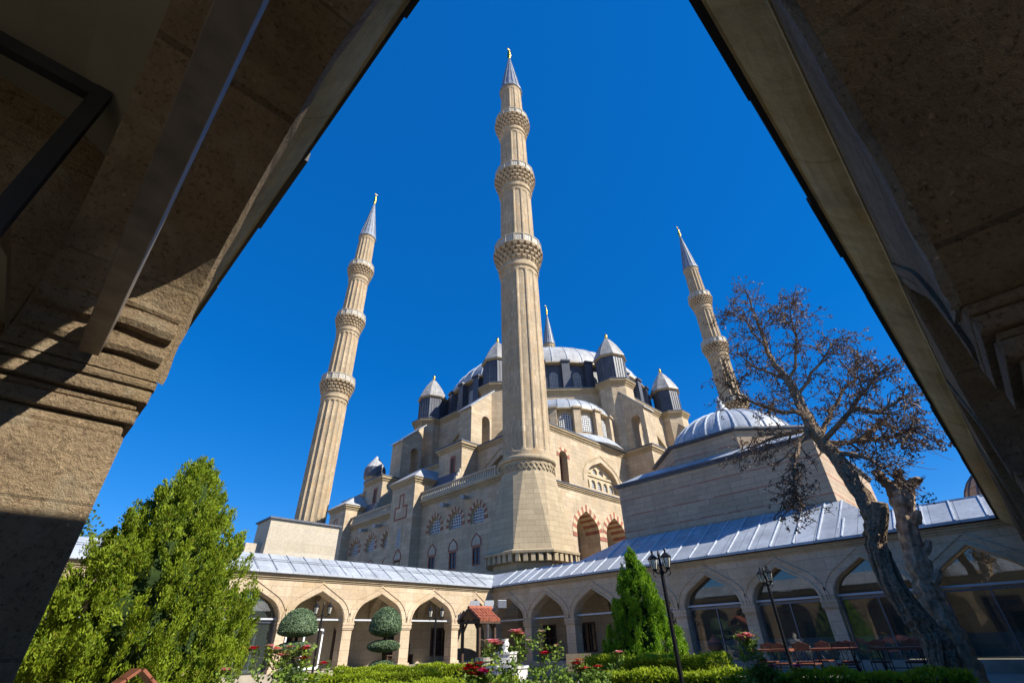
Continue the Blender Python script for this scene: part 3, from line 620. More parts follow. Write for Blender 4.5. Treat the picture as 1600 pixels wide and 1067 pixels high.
# projecting bays with the red stepped panel
for y0, y1 in ((40.9, 45.1), (55.4, 59.5)):
    F = faceX(26.9); ym = (y0 + y1) / 2
    nl = [[(ym - .55, 5.65), (ym + .35, 5.65), (ym + .35, 7.15), (ym - .55, 7.15)]]
    mb = MB(); mb.box(26.9, 32.5, y0, y1, GZ, 14.35); bay = part(mb, 'projecting_bay', M['mosque'])
    mb = MB()
    for z0, z1, p in ((14.353, 14.5, .06), (14.503, 14.7, .16), (14.703, 14.9, .3)): mb.box(26.9 - p, 32.6, y0 - p, y1 + p, z0, z1)
    mb.build('cornice', M['trim'], bay)
    mb = MB(); xo, ya, yb = 26.5, y0 - .4, y1 + .4; zt = 16.6; A = [(xo, ya, 14.903), (33, ya, 14.903), (33, yb, 14.903), (xo, yb, 14.903), (xo + 2.3, ym - .4, zt), (33, ym - .4, zt), (33, ym + .4, zt), (xo + 2.3, ym + .4, zt)]
    mb.add(A, [(3, 2, 1, 0), (4, 5, 6, 7), (0, 1, 5, 4), (1, 2, 6, 5), (2, 3, 7, 6), (3, 0, 4, 7)]); mb.build('roof', M['leadpale'], bay)
    # stepped emblem outline
    def emblem(s): return [(-1.15 * s, 0 + (1 - s) * .9), (1.15 * s, (1 - s) * .9), (1.15 * s, 1.35 * s + (1 - s) * .6), (.42 * s, 1.35 * s + (1 - s) * .6), (.42 * s, 2.55 - (1 - s) * .8), (-.42 * s, 2.55 - (1 - s) * .8), (-.42 * s, 1.35 * s + (1 - s) * .6), (-1.15 * s, 1.35 * s + (1 - s) * .6)]
    mb = MB(); w = .17
    Oe = [(-1.15, 0), (1.15, 0), (1.15, 1.35), (.42, 1.35), (.42, 2.55), (-.42, 2.55), (-.42, 1.35), (-1.15, 1.35)]
    Ie = [(-1.15 + w, w), (1.15 - w, w), (1.15 - w, 1.35 - w), (.42 - w, 1.35 - w), (.42 - w, 2.55 - w), (-.42 + w, 2.55 - w), (-.42 + w, 1.35 - w), (-1.15 + w, 1.35 - w)]
    mb.sheet(F, [(ym + .1 + a, 11.0 + b) for a, b in Oe], [[(ym + .1 + a, 11.0 + b) for a, b in Ie]], .03, .003); mb.build('stepped_emblem', M['redst'], bay)
    mb = MB(); mb.sheet(F, [(ym - .45, 8.2), (ym + .45, 8.2), (ym + .45, 10.4), (ym - .45, 10.4)], [[(ym - .3, 8.35), (ym + .3, 8.35), (ym + .3, 10.25), (ym - .3, 10.25)]], .03, .003)
    nw = mb.build('niche_window', M['plinth'], bay); mb = MB(); mb.sheet(F, archloop(ym, .29, 8.36, 9.7, .5, 6), (), .012, .003); mb.build('pane', M['grillesm'], nw)
    framed_window(F, ym - .1)
# -- lower and upper storey, right front (facing -y)
H = [roundloop(34.75, .62, 12.75, 15.2, 8), archloop(41.1, 2.75, 12.95, 13.6, 2.45, 12)]
H2 = [archloop(37.35, 1.72, 2.5, 8.55, 1.95, 10, .9), archloop(41.95, 1.72, 2.5, 8.55, 1.95, 10, .9)]
mb = MB(); mb.sheet(FR_, [(28.71, GZ), (62, GZ), (62, 12.1), (28.71, 12.1)], H2, 0, -2.4); part(mb, 'right_front_wall', M['mosque'])
F2 = faceY(YW + .12)
mb = MB(); mb.sheet(F2, [(28.3, 12.5), (46.1, 12.5), (46.1, 17.5), (28.3, 17.5)], H, 0, -1.1); part(mb, 'upper_wall', M['mosque'])
mb = MB()
for z0, z1, p in ((12.103, 12.22, .06), (12.223, 12.36, .16), (12.363, 12.47, .26)): fbox(mb, FR_, 29.2, 62, z0, z1, p, -.4)
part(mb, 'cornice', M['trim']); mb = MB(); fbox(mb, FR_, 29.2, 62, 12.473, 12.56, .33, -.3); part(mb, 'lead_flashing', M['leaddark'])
for c in (37.35, 41.95):
    mb = MB(); hi = arch(1.74, 1.97, 10, .9); ho = arch(2.3, 2.60, 10, .9)
    L = [(-1.74, -.5)] + [(-x, z) for x, z in hi] + [(x, z) for x, z in reversed(hi[:-1])] + [(1.74, -.5)]; L = even(L, 21); O = [(-2.3, -.5)] + [(-x, z) for x, z in ho] + [(x, z) for x, z in reversed(ho[:-1])] + [(2.3, -.5)]; O = even(O, 21)
    for i in range(len(L) - 1): mb.sheet(FR_, [(c + L[i][0], 8.55 + L[i][1]), (c + L[i + 1][0], 8.55 + L[i + 1][1]), (c + O[i + 1][0], 8.55 + O[i + 1][1]), (c + O[i][0], 8.55 + O[i][1])], (), .04, .003, i % 2)
    mb.build('striped_arch', [M['redst'], M['palest']], MO)
    # striped soffit shells inside the reveal
    mb = MB(); L2 = [(c + x * .985, 8.55 + z * .985) for x, z in L[1:-1]]
    for i in range(len(L2) - 1):
        (a, b), (e, f) = L2[i], L2[i + 1]; mb.add([FR_(a, b, -.02), FR_(e, f, -.02), FR_(e, f, -1.6), FR_(a, b, -1.6)], [(0, 1, 2, 3)], (i + 1) % 2)
    mb.build('striped_soffit', [M['redst'], M['palest']], MO)
FB = faceY(YW + 2.5)
mb = MB(); fbox(mb, FB, 28.5, 62, GZ, 12.0, 0, -.3); part(mb, 'porch_back_wall', M['mosque'])
framed_window(FB, 36.6, 3.6, 5.6, .6); window(FB, roundloop(41.4, .75, 4.5, 8.2, 8), .03, M['grille'])
window(F2, H[0], -.75, M['darkglass'])
mb = MB()
for i in range(7):
    a0, a1 = pi * i / 7, pi * (i + 1) / 7
    mb.sheet(F2, [(34.75 + .64 * cos(a0), 15.2 + .64 * sin(a0)), (34.75 + 1.0 * cos(a0), 15.2 + 1.0 * sin(a0)), (34.75 + 1.0 * cos(a1), 15.2 + 1.0 * sin(a1)), (34.75 + .64 * cos(a1), 15.2 + .64 * sin(a1))], (), .04, .003, i % 2)
mb.build('striped_arch', [M['redst'], M['palest']], MO)
def tympanum(F, c, a, zb, zs, h, d, zmid):
    """great arched window: stone field with two rows of round-headed lights"""
    loop = archloop(c, a, zb, zs, h, 12); lights = []; n = 5
    for i in range(n): u = c + (i - 2) * a * .38; lights.append(roundloop(u, a * .135, zb + .22, zmid - .75, 6))
    for i in range(4):
        u = c + (i - 1.5) * a * .40; top = zs + h * (.72 if i in (1, 2) else .42); lights.append(roundloop(u, a * .14, zmid + .3, top - .35, 6))
    mb = MB(); mb.sheet(F, loop, lights, d, d - .25); fbox(mb, F, c - a * .98, c + a * .98, zmid - .08, zmid + .12, d + .12, d + .003)
    w = mb.build('tympanum_window', M['palest'], MO)
    mb = MB(); mb.sheet(F, loop, (), d - .18, d - .2); mb.build('lattice_pane', M['grillesm'], w)
    mb = MB(); ho = arch(a + .75, h + .8, 14, .72); hi = arch(a + .55, h + .6, 14, .72)
    L = [(c - x, zs + z) for x, z in ho] + [(c + x, zs + z) for x, z in reversed(ho[:-1])] + [(c + x, zs + z) for x, z in hi] + [(c - x, zs + z) for x, z in reversed(hi[:-1])]
    mb.sheet(F, L, (), .05, .003); mb.build('arch_moulding', M['trim'], w)
tympanum(F2, 41.1, 2.75, 12.95, 13.6, 2.45, -.55, 14.5)
# upper storey, left front, set back behind the balustrade
XU = 31.8; FU = faceX(XU); HU = archloop(33.2, 2.6, 13.1, 13.8, 2.5, 12); HU2 = archloop(47.2, 2.6, 13.1, 13.8, 2.5, 12)
mb = MB(); mb.sheet(FU, [(28.6, 12.4), (66.2, 12.4), (66.2, 17.5), (28.6, 17.5)], [HU, HU2], 0, -1.1); part(mb, 'upper_wall', M['mosque'])
tympanum(FU, 33.2, 2.6, 13.1, 13.8, 2.5, -.55, 14.5); tympanum(FU, 47.2, 2.6, 13.1, 13.8, 2.5, -.55, 14.5)
mb = MB(); mb.box(28.2, 84, 27.9, 67, 11.9, 12.35); part(mb, 'terrace', M['lead'])
def ledge(boxes, name='cornice'):
    mb = MB()
    for (x0, x1, y0, y1) in boxes:
        for z0, z1, p in ((17.503, 17.66, .06), (17.663, 17.85, .17), (17.853, 18.02, .3)): mb.box(x0 - p, x1 + p, y0 - p, y1 + p, z0, z1)
    part(mb, name, M['trim']); mb = MB()
    for (x0, x1, y0, y1) in boxes: mb.box(x0 - .36, x1 + .36, y0 - .36, y1 + .36, 18.023, 18.14)
    part(mb, 'lead_flashing', M['leaddark'])
ledge([(31.8, 84, 27.47, 66.2)])
# buttress bases: right front (46.1..) and left front (36.7-40.7, 52-55.6)
for (x0, x1, y0, y1) in ((46.12, 52.2, 23.95, 30), (61, 67.5, 23.95, 30), (29.6, 34, 36.8, 40.7), (29.6, 34, 52.3, 56.2)):
    mb = MB(); mb.box(x0, x1, y0, y1, GZ if y0 < 25 else 12.36, 17.6); b = part(mb, 'buttress_base', M['mosque'])
    mb = MB()
    for z0, z1, p in ((17.603, 17.75, .06), (17.753, 17.95, .17), (17.953, 18.2, .32)): mb.box(x0 - p, x1 + p, y0 - p, y1 + p, z0, z1)
    mb.build('cornice', M['trim'], b); mb = MB(); mb.box(x0 - .38, x1 + .38, y0 - .38, y1 + .38, 18.203, 18.32); mb.build('lead_flashing', M['leaddark'], b)
    if y0 > 30:
        F = faceX(x0); ym = (y0 + y1) / 2 - .5
        mb = MB(); mb.sheet(F, [(ym - .42, 15.0), (ym + .42, 15.0), (ym + .42, 17.0), (ym - .42, 17.0)], [[(ym - .28, 15.1), (ym + .28, 15.1), (ym + .28, 16.75), (ym - .28, 16.75)]], .05, .003); w = mb.build('window', M['redst'], b)
        mb = MB(); fbox(mb, F, ym - .28, ym + .28, 15.1, 16.75, .02, .003); mb.build('pane', M['darkwood'], w)
        # sloping lead shoulder and its stepped parapet
        mb = MB(); vs = [(29.6, y0 + .6, 15.0), (29.6, y1 + .8, 15.0), (27.5, y1 + .8, 12.6), (27.5, y0 + .6, 12.6), (29.6, y0 + .6, 12.4), (29.6, y1 + .8, 12.4)]
        vs = [(29.597, y0 + .3, 15.2), (29.597, y1 + 1.5, 15.2), (28.35, y1 + 1.5, 12.8), (28.35, y0 + .3, 12.8), (29.597, y0 + .3, 12.4), (29.597, y1 + 1.5, 12.4), (28.35, y0 + .3, 12.4), (28.35, y1 + 1.5, 12.4)]
        mb.add(vs, [(0, 1, 2, 3), (0, 3, 6, 4), (1, 5, 7, 2), (3, 2, 7, 6), (4, 6, 7, 5), (0, 4, 5, 1)]); mb.build('lead_shoulder', M['leaddark'], b)
        mb = MB()
        for k in range(6): mb.box(28.3 + k * .22, 28.52 + k * .22, y0 + .0, y0 + .28, 12.4, 13.2 + k * .42)
        mb.build('stepped_parapet', M['plinth'], b)
# flying buttresses: walls with an arched passage and a sloping lead top
def flying(F, uo, ui, zb, zo, zi, w, arch_c, name='flying_buttress', sw=0.0):
    mb = MB(); mb.sheet(F, [(uo, zb), (ui, zb), (ui, zi), (uo, zo)] if uo < ui else [(ui, zb), (uo, zb), (uo, zo), (ui, zi)], [roundloop(arch_c, .62, zb + .25, 22.2, 8)], 0, -w)
    b = part(mb, name, M['mosque']); mb = MB()
    d = (ui - uo) / abs(ui - uo) * .25; s = (zi - zo) / (ui - uo)
    L = [(uo - d, zo - d * s + .02), (ui + .4 * (1 if d > 0 else -1), zi + .02 + .4 * abs(s)), (ui + .4 * (1 if d > 0 else -1), zi + .16 + .4 * abs(s)), (uo - d, zo - d * s + .16)]
    mb.sheet(F, L if d > 0 else [L[1], L[0], L[3], L[2]], (), .14, -w - .14); mb.build('sloping_roof', M['leadpale'], b)
    return b
flying(faceY(38.0), 31.8, 34.95, 18.14, 23.5, 26.2, 2.1, 34.05); flying(faceY(52.2), 31.8, 34.95, 18.14, 23.5, 26.2, 2.5, 33.85)
flying(faceX(47.2), 24.6, 27.6, 18.32, 23.6, 26.6, 2.1, 25.85); flying(faceX(62.2), 24.6, 27.6, 18.32, 23.6, 26.6, 2.1, 25.85)
# octagonal stage carrying the drum
OC = (56.3, 47.4)
def octring(ap): return [(OC[0] + ap / cos(pi / 8) * cos(pi / 8 + k * pi / 4), OC[1] + ap / cos(pi / 8) * sin(pi / 8 + k * pi / 4)) for k in range(8)]
def prismz(mb, pts, z0, z1, mi=0):
    n = len(pts); mb.add([(x, y, z0) for x, y in pts] + [(x, y, z1) for x, y in pts], [tuple(reversed(range(n))), tuple(range(n, 2 * n))] + [(i, (i + 1) % n, (i + 1) % n + n, i + n) for i in range(n)], mi)
mb = MB(); prismz(mb, octring(18.15), 17, 27.5); stage = part(mb, 'octagonal_stage', M['mosque'])
TU = [(48.7, 28.9), (63.5, 28.9), (38.0, 40.0), (38.0, 55.0), (74.6, 39.8), (74.6, 55.0), (48.8, 66), (63.8, 66)]
PR = []
for (tx, ty) in TU:
    a = atan2(ty - OC[1], tx - OC[0]); PR.append([(tx + 2.35 * cos(a + k * pi / 4), ty + 2.35 * sin(a + k * pi / 4)) for k in range(8)])
for p in PR:
    mb = MB(); prismz(mb, p, 17, 27.5); part(mb, 'pier', M['mosque'])
def grow(p, d):
    cx = sum(q[0] for q in p) / len(p); cy = sum(q[1] for q in p) / len(p); return [(cx + (q[0] - cx) * (1 + d / hypot(q[0] - cx, q[1] - cy)), cy + (q[1] - cy) * (1 + d / hypot(q[0] - cx, q[1] - cy))) for q in p]
mb = MB(); mb2 = MB()
for i, p in enumerate([octring(18.15)] + PR):
    e = .002 * (i % 2) + .004 * (i > 0)
    for z0, z1, d in ((27.5, 27.75, .12), (27.75, 28.0, .3), (28.0, 28.22, .48)): prismz(mb, grow(p, d), z0 + .003 + e, z1 + e)
    prismz(mb2, grow(p, .55), 28.223 + e, 28.34 + e)
part(mb, 'stage_cornice', M['trim']); part(mb2, 'lead_flashing', M['leaddark'])
# round-arched recess with window in each visible front of the stage
for F, c in ((faceX(OC[0] - 18.15), 47.4), (faceY(OC[1] - 18.15), 56.3)):
    mb = MB(); ho = arch(5.0, 5.6, 16, .9); hi = arch(4.55, 5.1, 16, .9); z0 = 19.6
    L = [(c - x, z0 + z) for x, z in ho] + [(c + x, z0 + z) for x, z in reversed(ho[:-1])] + [(c + x, z0 + z) for x, z in hi] + [(c - x, z0 + z) for x, z in reversed(hi[:-1])]
    mb.sheet(F, L, (), .5, .003); part(mb, 'great_arch', M['trim'])
    lights = [roundloop(c + (i - 2.5) * 1.42, .45, 19.8, 21.6 + (1.2 if i in (1, 4) else 1.9 if i in (2, 3) else 0), 6) for i in range(6)]
    mb = MB(); mb.sheet(F, archloop(c, 4.6, 19.4, 19.6, 5.15, 14, .9), lights, .12, .003); w = part(mb, 'tympanum_window', M['palest'])
    mb = MB(); mb.sheet(F, archloop(c, 4.5, 19.45, 19.6, 5.05, 14, .9), (), .03, .004); mb.build('lattice_pane', M['grillesm'], w)
# drum with piers and windows, dome
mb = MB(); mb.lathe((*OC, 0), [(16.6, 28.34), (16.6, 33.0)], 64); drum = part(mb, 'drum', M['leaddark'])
NW = 32
for i in range(NW):
    a = 2 * pi * (i + .5) / NW; c, s_ = cos(a), sin(a)
    if (c * (0 - OC[0]) + s_ * (0 - OC[1])) < -12: continue
    mb = MB(); mb.obox((OC[0] + 16.75 * c, OC[1] + 16.75 * s_, 30.7), (.75 * c, .75 * s_, 0), (-.55 * s_, .55 * c, 0), (0, 0, 2.36)); mb.obox((OC[0] + 16.8 * c, OC[1] + 16.8 * s_, 33.2), (.9 * c, .9 * s_, 0), (-.66 * s_, .66 * c, 0), (0, 0, .13)); mb.build('drum_pier', M['leaddark'], drum)
    a = 2 * pi * i / NW; c, s_ = cos(a), sin(a)
    F = Fr((OC[0] + 16.62 * c, OC[1] + 16.62 * s_), (-s_, c), (c, s_))
    mb = MB(); mb.sheet(F, roundloop(0, .62, 28.5, 31.2, 8), (), .06, .003); mb.build('drum_window', M['grillesm'], drum)
mb = MB(); mb.lathe((*OC, 0), [(17.0, 32.98), (17.3, 33.08), (17.3, 33.22), (16.9, 33.26)], 96); mb.build('drum_cornice', M['trim'], drum)
R = 16.9; prof = [(R * cos(t), 33.1 + 8.2 * sin(t)) for t in np.linspace(0.02, pi / 2, 14)]
mb = MB(); mb.lathe((*OC, 0), prof, 96, cap=False); dome = part(mb, 'dome', M['leadpale'], smooth=True)
mb = MB()
for i in range(48):
    a = 2 * pi * i / 48; mb.tube([(OC[0] + (r_ + .02) * cos(a), OC[1] + (r_ + .02) * sin(a), z) for r_, z in prof[:-1]], .07, 4)
mb.build('dome_seams', M['rib'], dome)
mb = MB(); mb.lathe((*OC, 0), [(.5, 41.2), (.7, 41.6), (.3, 42), (.5, 42.5), (.2, 43), (.3, 43.4), (.06, 44.2)], 12); mb.build('finial', M['gold'], dome, smooth=True)
# turrets
for (tx, ty) in TU:
    a = atan2(ty - OC[1], tx - OC[0]) + pi / 8; C = (tx, ty, 0)
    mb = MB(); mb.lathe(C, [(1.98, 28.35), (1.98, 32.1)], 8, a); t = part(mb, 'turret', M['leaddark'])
    mb = MB()
    for k in range(8):
        a0, a1 = a + k * pi / 4, a + (k + 1) * pi / 4
        for f in (0, .25, .5, .75): mb.bar((tx + 1.99 * (cos(a0) * (1 - f) + cos(a1) * f), ty + 1.99 * (sin(a0) * (1 - f) + sin(a1) * f), 28.4), (tx + 1.99 * (cos(a0) * (1 - f) + cos(a1) * f), ty + 1.99 * (sin(a0) * (1 - f) + sin(a1) * f), 32.1), .07, .07)
    mb.build('seam', M['leaddark'], t)
    mb = MB(); mb.lathe(C, [(2.1, 32.1), (2.22, 32.16), (2.22, 32.28)], 8, a); mb.build('turret_cornice', M['trim'], t)
    mb = MB(); mb.lathe(C, [(2.32, 32.283), (2.3, 32.4), (1.95, 33.2), (1.35, 34.4), (.55, 35.6), (.14, 36.0)], 8, a); mb.build('turret_roof', M['capgrey'], t)
    mb = MB(); mb.lathe(C, [(.14, 36.0), (.26, 36.15), (.12, 36.35), (.24, 36.5), (.08, 36.7), (.03, 37.0)], 8); mb.build('finial', M['gold'], t, smooth=True)
# half dome on the near corner
EC = (43.3, 34.4); av = atan2(EC[1] - OC[1], EC[0] - OC[0]); r = 6.1
mb = MB(); mb.lathe((*EC, 0), [(r, 18.1), (r, 22.3)], 24, av); hd = part(mb, 'half_dome', M['mosque'])
for i in range(-4, 5):
    a = av + i * radians(24) + radians(12); c, s_ = cos(a), sin(a)
    mb = MB(); mb.obox((EC[0] + (r + .1) * c, EC[1] + (r + .1) * s_, 20.4), (.5 * c, .5 * s_, 0), (-.42 * s_, .42 * c, 0), (0, 0, 2.05)); mb.obox((EC[0] + (r + .15) * c, EC[1] + (r + .15) * s_, 22.53), (.65 * c, .65 * s_, 0), (-.55 * s_, .55 * c, 0), (0, 0, .1)); mb.build('half_dome_pier', M['mosque'], hd)
    a = av + i * radians(24); c, s_ = cos(a), sin(a); F = Fr((EC[0] + r * c, EC[1] + r * s_), (-s_, c), (c, s_))
    mb = MB(); mb.sheet(F, roundloop(0, .72, 19.9, 21.2, 8), (), .06, .003); mb.build('half_dome_window', M['grille'], hd)
mb = MB(); mb.lathe((*EC, 0), [(r + .15, 22.303), (r + .5, 22.42), (r + .5, 22.56), (r + .2, 22.6)], 48); mb.build('half_dome_cornice', M['trim'], hd)
prof = [((r + .3) * cos(t), 22.58 + 2.9 * sin(t)) for t in np.linspace(.02, pi / 2, 9)]
mb = MB(); mb.lathe((*EC, 0), prof, 48, cap=False)
for i in range(28):
    a = 2 * pi * i / 28; mb.tube([(EC[0] + (q + .02) * cos(a), EC[1] + (q + .02) * sin(a), z) for q, z in prof[:-1]], .05, 4)
mb.build('half_dome_roof', M['lead'], hd)
# lead roof between the ledge and the half dome
mb = MB(); mb.lathe((*EC, 0), [(7.9, 18.15), (6.9, 19.3), (5.5, 19.6)], 32); part(mb, 'skirt_roof', M['lead'])
# solid core so no light leaks through
mb = MB(); mb.box(32.9, 84, 28.7, 66, 12.4, 17.4); part(mb, 'core', M['mosque'])
# small stair turret on the far left corner of the roof
mb = MB(); C = (33.0, 60.8, 0); mb.lathe(C, [(1.75, 17.8), (1.75, 18.1), (1.35, 18.2), (1.3, 20.3), (1.5, 20.4), (1.5, 20.5)], 8); t = part(mb, 'stair_turret', M['mosque'])
mb = MB(); mb.lathe(C, [(1.5, 20.5), (1.55, 21.1), (1.5, 21.7), (1.42, 21.9)], 16); mb.build('turret_dome', M['leaddark'], t); mb = MB(); mb.lathe(C, [(1.44, 21.903), (1.40, 22.0), (.9, 22.75), (.05, 23.8)], 16); mb.build('turret_cone', M['leadpale'], t)
mb = MB(); Fq = Fr((33.0 - .92, 60.8 - .92), (.707, -.707), (-.707, -.707)); mb.sheet(Fq, roundloop(0, .4, 18.4, 19.3, 6), (), .07, -.05); mb.build('opening', M['darkglass'], t)
# ------------------------------------------------------------------ domed block, stone block, small dome
DB = thing('domed_block', (31.15, 10.44, GZ), 'square banded-stone building with an octagonal drum and ribbed lead dome', 'building')
BX0, BX1, BY0, BY1 = 25.6, 36.7, 4.81, 16.07
mb = MB(); mb.box(BX0, BX1, BY0, BY1, GZ, 8.0102); mb.build('wall', M['block'], DB)
mb = MB(); mb.box(BX0 - .08, BX1 + .08, BY0 - .08, BY1 + .08, 8.0129, 8.1266); mb.box(BX0 - .2, BX1 + .2, BY0 - .2, BY1 + .2, 8.1293, 8.2340); mb.build('lead_ledge', M['leaddark'], DB)
OB = (31.15, 10.44)
def octb(ap): return [(OB[0] + ap / cos(pi / 8) * cos(pi / 8 + k * pi / 4), OB[1] + ap / cos(pi / 8) * sin(pi / 8 + k * pi / 4)) for k in range(8)]
mb = MB(); prismz(mb, octb(4.7435), 8.1445, 9.7555); mb.build('drum', M['block'], DB)
mb = MB(); mb.add([(BX0 - .1, BY0 - .1, 8.2340), (BX1 + .1, BY0 - .1, 8.2340), (BX1 + .1, BY1 + .1, 8.2340), (BX0 - .1, BY1 + .1, 8.2340), (OB[0] - 4.5, OB[1] - 4.5, 8.8605), (OB[0] + 4.5, OB[1] - 4.5, 8.8605), (OB[0] + 4.5, OB[1] + 4.5, 8.8605), (OB[0] - 4.5, OB[1] + 4.5, 8.8605)],
    [(0, 1, 5, 4), (1, 2, 6, 5), (2, 3, 7, 6), (3, 0, 4, 7), (4, 5, 6, 7), (3, 2, 1, 0)]); mb.build('shoulder_roof', M['lead'], DB)
mb = MB(); prismz(mb, octb(4.8509), 9.7555, 9.8271); prismz(mb, octb(4.9672), 9.8298, 9.9345); mb.build('drum_ledge', M['leaddark'], DB)
prof = [(3.95 * cos(t), 9.89 + 2.8 * sin(t)) for t in np.linspace(.02, pi / 2, 12)]
mb = MB(); mb.lathe((*OB, 0), prof, 64, cap=False); dm = mb.build('dome', M['lead'], DB, smooth=True)
mb = MB()
for i in range(28):
    a = 2 * pi * i / 28; mb.tube([(OB[0] + (r_ + .02) * cos(a), OB[1] + (r_ + .02) * sin(a), z) for r_, z in prof[:-1]], .055, 5)
mb.build('rib', M['rib'], dm)
mb = MB(); mb.lathe((*OB, 0), [(.5, 12.9775), (.42, 13.1744), (.2, 13.2907), (.32, 13.4698), (.12, 13.6487), (.2, 13.7830), (.04, 14.1858)], 10); mb.build('finial', M['lead'], DB, smooth=True)
SB = thing('stone_block', (10.98, 27.9, 2), 'pale new ashlar block with a lead coping, on the roof below the left minaret', 'stone block')
mb = MB(); mb.box(9.06, 12.9, 27.02, 28.9, 2.5, 5.93); mb.box(8.3, 9.05, 27.6, 28.9, 2.5, 4.75); mb.build('masonry', M['plinth'], SB)
mb = MB(); mb.box(8.96, 13.0, 26.9, 29.0, 5.933, 6.02); mb.build('coping', M['leaddark'], SB)
SD = thing('small_dome', (36, -1.0, GZ), 'small striped dome just visible above the roof ridge at the right', 'dome')
mb = MB(); mb.lathe((36, -1.0, 0), [(2.25, GZ), (2.25, 4.6), (2.35, 4.65), (2.35, 4.8)], 16); mb.build('wall', M['block'], SD)
mb = MB(); mb.lathe((36, -1.0, 0), [(2.1 * cos(t), 4.8 + 2.7 * sin(t)) for t in np.linspace(.02, pi / 2, 9)], 32, cap=False)
d_ = mb.build('dome', M['block'], SD, smooth=True); mb = MB()
for i in range(18):
    a = 2 * pi * i / 18; mb.tube([(36 + 2.12 * cos(t) * cos(a), -1 + 2.12 * cos(t) * sin(a), 4.8 + 2.7 * sin(t)) for t in np.linspace(.02, 1.4, 8)], .05, 4)
mb.build('rib', M['leaddark'], d_)

# ------------------------------------------------------------------ planting
def leaf_obj(name, mat, P, D, L, Wd, parent, core=None, corem=None, origin=None):
    """many leaf-sized diamond faces in one crown mesh"""
    n = len(P); P = np.asarray(P, float); D = np.asarray(D, float); D /= np.linalg.norm(D, axis=1)[:, None] + 1e-9
    A = RNG.normal(size=(n, 3)); S = np.cross(D, A); S /= np.linalg.norm(S, axis=1)[:, None] + 1e-9
    L = np.broadcast_to(L, n)[:, None]; Wd = np.broadcast_to(Wd, n)[:, None]
    V = np.stack([P - D * L * .5, P + S * Wd * .5 + D * L * .08, P + D * L * .5, P - S * Wd * .5 + D * L * .08], 1).reshape(-1, 3)
    og = np.array(origin if origin is not None else ORI[parent.name]); nv = 4 * n; F_ = np.arange(nv).reshape(-1, 4)
    cv, cf = [], []
    if core: cv = [tuple(np.array(v)) for v in core.v]; cf = [tuple(i + nv for i in f) for f in core.f]
    me = bpy.data.meshes.new(name)
    me.from_pydata(np.concatenate([V, np.array(cv)]).__sub__(og).tolist() if core else (V - og).tolist(), [], F_.tolist() + cf)
    me.materials.append(mat)
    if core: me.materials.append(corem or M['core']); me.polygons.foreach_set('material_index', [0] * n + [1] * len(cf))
    o = bpy.data.objects.new(name, me); COL.objects.link(o)
    if parent is not None: o.parent = parent; ORI[o.name] = Vector(og)
    else: o.location = og; ORI[o.name] = Vector(og)
    return o
def conifer(name, loc, label, cat, mat, H, R, rfun, nclump, per, csize, leaf, lean=.35, z0=0., loose=.12, trunk_r=.09):
    root = thing(name, loc, label, cat); P, D = [], []
    for _ in range(nclump):
        while True:
            t = RNG.random()
            if RNG.random() < rfun(t) + .05: break
        a = RNG.random() * 2 * pi; q = RNG.uniform(.62, 1.0 + loose) if RNG.random() < .8 else RNG.uniform(.3, .7)
        r = R * rfun(t) * q; c = np.array([loc[0] + r * cos(a), loc[1] + r * sin(a), loc[2] + z0 + t * H])
        up_ = np.array([cos(a) * lean, sin(a) * lean, 1.0]); up_ += RNG.normal(size=3) * .18; up_ /= np.linalg.norm(up_)
        s = csize * RNG.uniform(.6, 1.35); k = int(per * RNG.uniform(.6, 1.3))
        h = RNG.uniform(-.5, .55, k); w = .30 * (1 - np.abs(h) * 1.3).clip(.12, 1)
        off = RNG.normal(size=(k, 3)) * w[:, None] * s * .55
        p = c + up_ * (h * s)[:, None] + off; d = up_ + off / (s * .25) * .5 + RNG.normal(size=(k, 3)) * .28
        P.append(p); D.append(d)
    P = np.concatenate(P); D = np.concatenate(D); n = len(P)
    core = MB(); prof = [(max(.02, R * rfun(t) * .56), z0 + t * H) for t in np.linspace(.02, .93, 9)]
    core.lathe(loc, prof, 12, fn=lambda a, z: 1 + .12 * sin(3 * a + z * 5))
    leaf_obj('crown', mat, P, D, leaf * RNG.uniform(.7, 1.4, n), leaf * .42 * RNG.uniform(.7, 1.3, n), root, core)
    mb = MB(); mb.tube([(loc[0], loc[1], loc[2]), (loc[0] + .02, loc[1], loc[2] + z0 + H * .5), (loc[0], loc[1], loc[2] + z0 + H * .85)], [trunk_r, trunk_r * .7, .02], 8); mb.build('trunk', M['trunk'], root)
    return root
conifer('arborvitae', (2.08, 10.85, GZ), 'big loose arborvitae with bright yellow-green sprays, beside the left pier', 'shrub', M['thuja'], 4.0, 1.55,
        lambda t: (1.0 - .34 * ((.30 - t) / .30) ** 2 if t < .30 else max(0, 1 - (t - .30) / .70) ** .82 * .97 + .03), 1100, 190, .33, .054, .20, .60, .15)
conifer('cypress', (12.74, 7.93, GZ), 'dense pointed cypress in front of the shaded arcade', 'tree', M['cyp'], 3.15, 1.02,
        lambda t: (.92 + .08 * t / .25 if t < .25 else max(0, 1 - (t - .25) / .75) ** .78), 820, 110, .25, .058, .14, .42, .07)
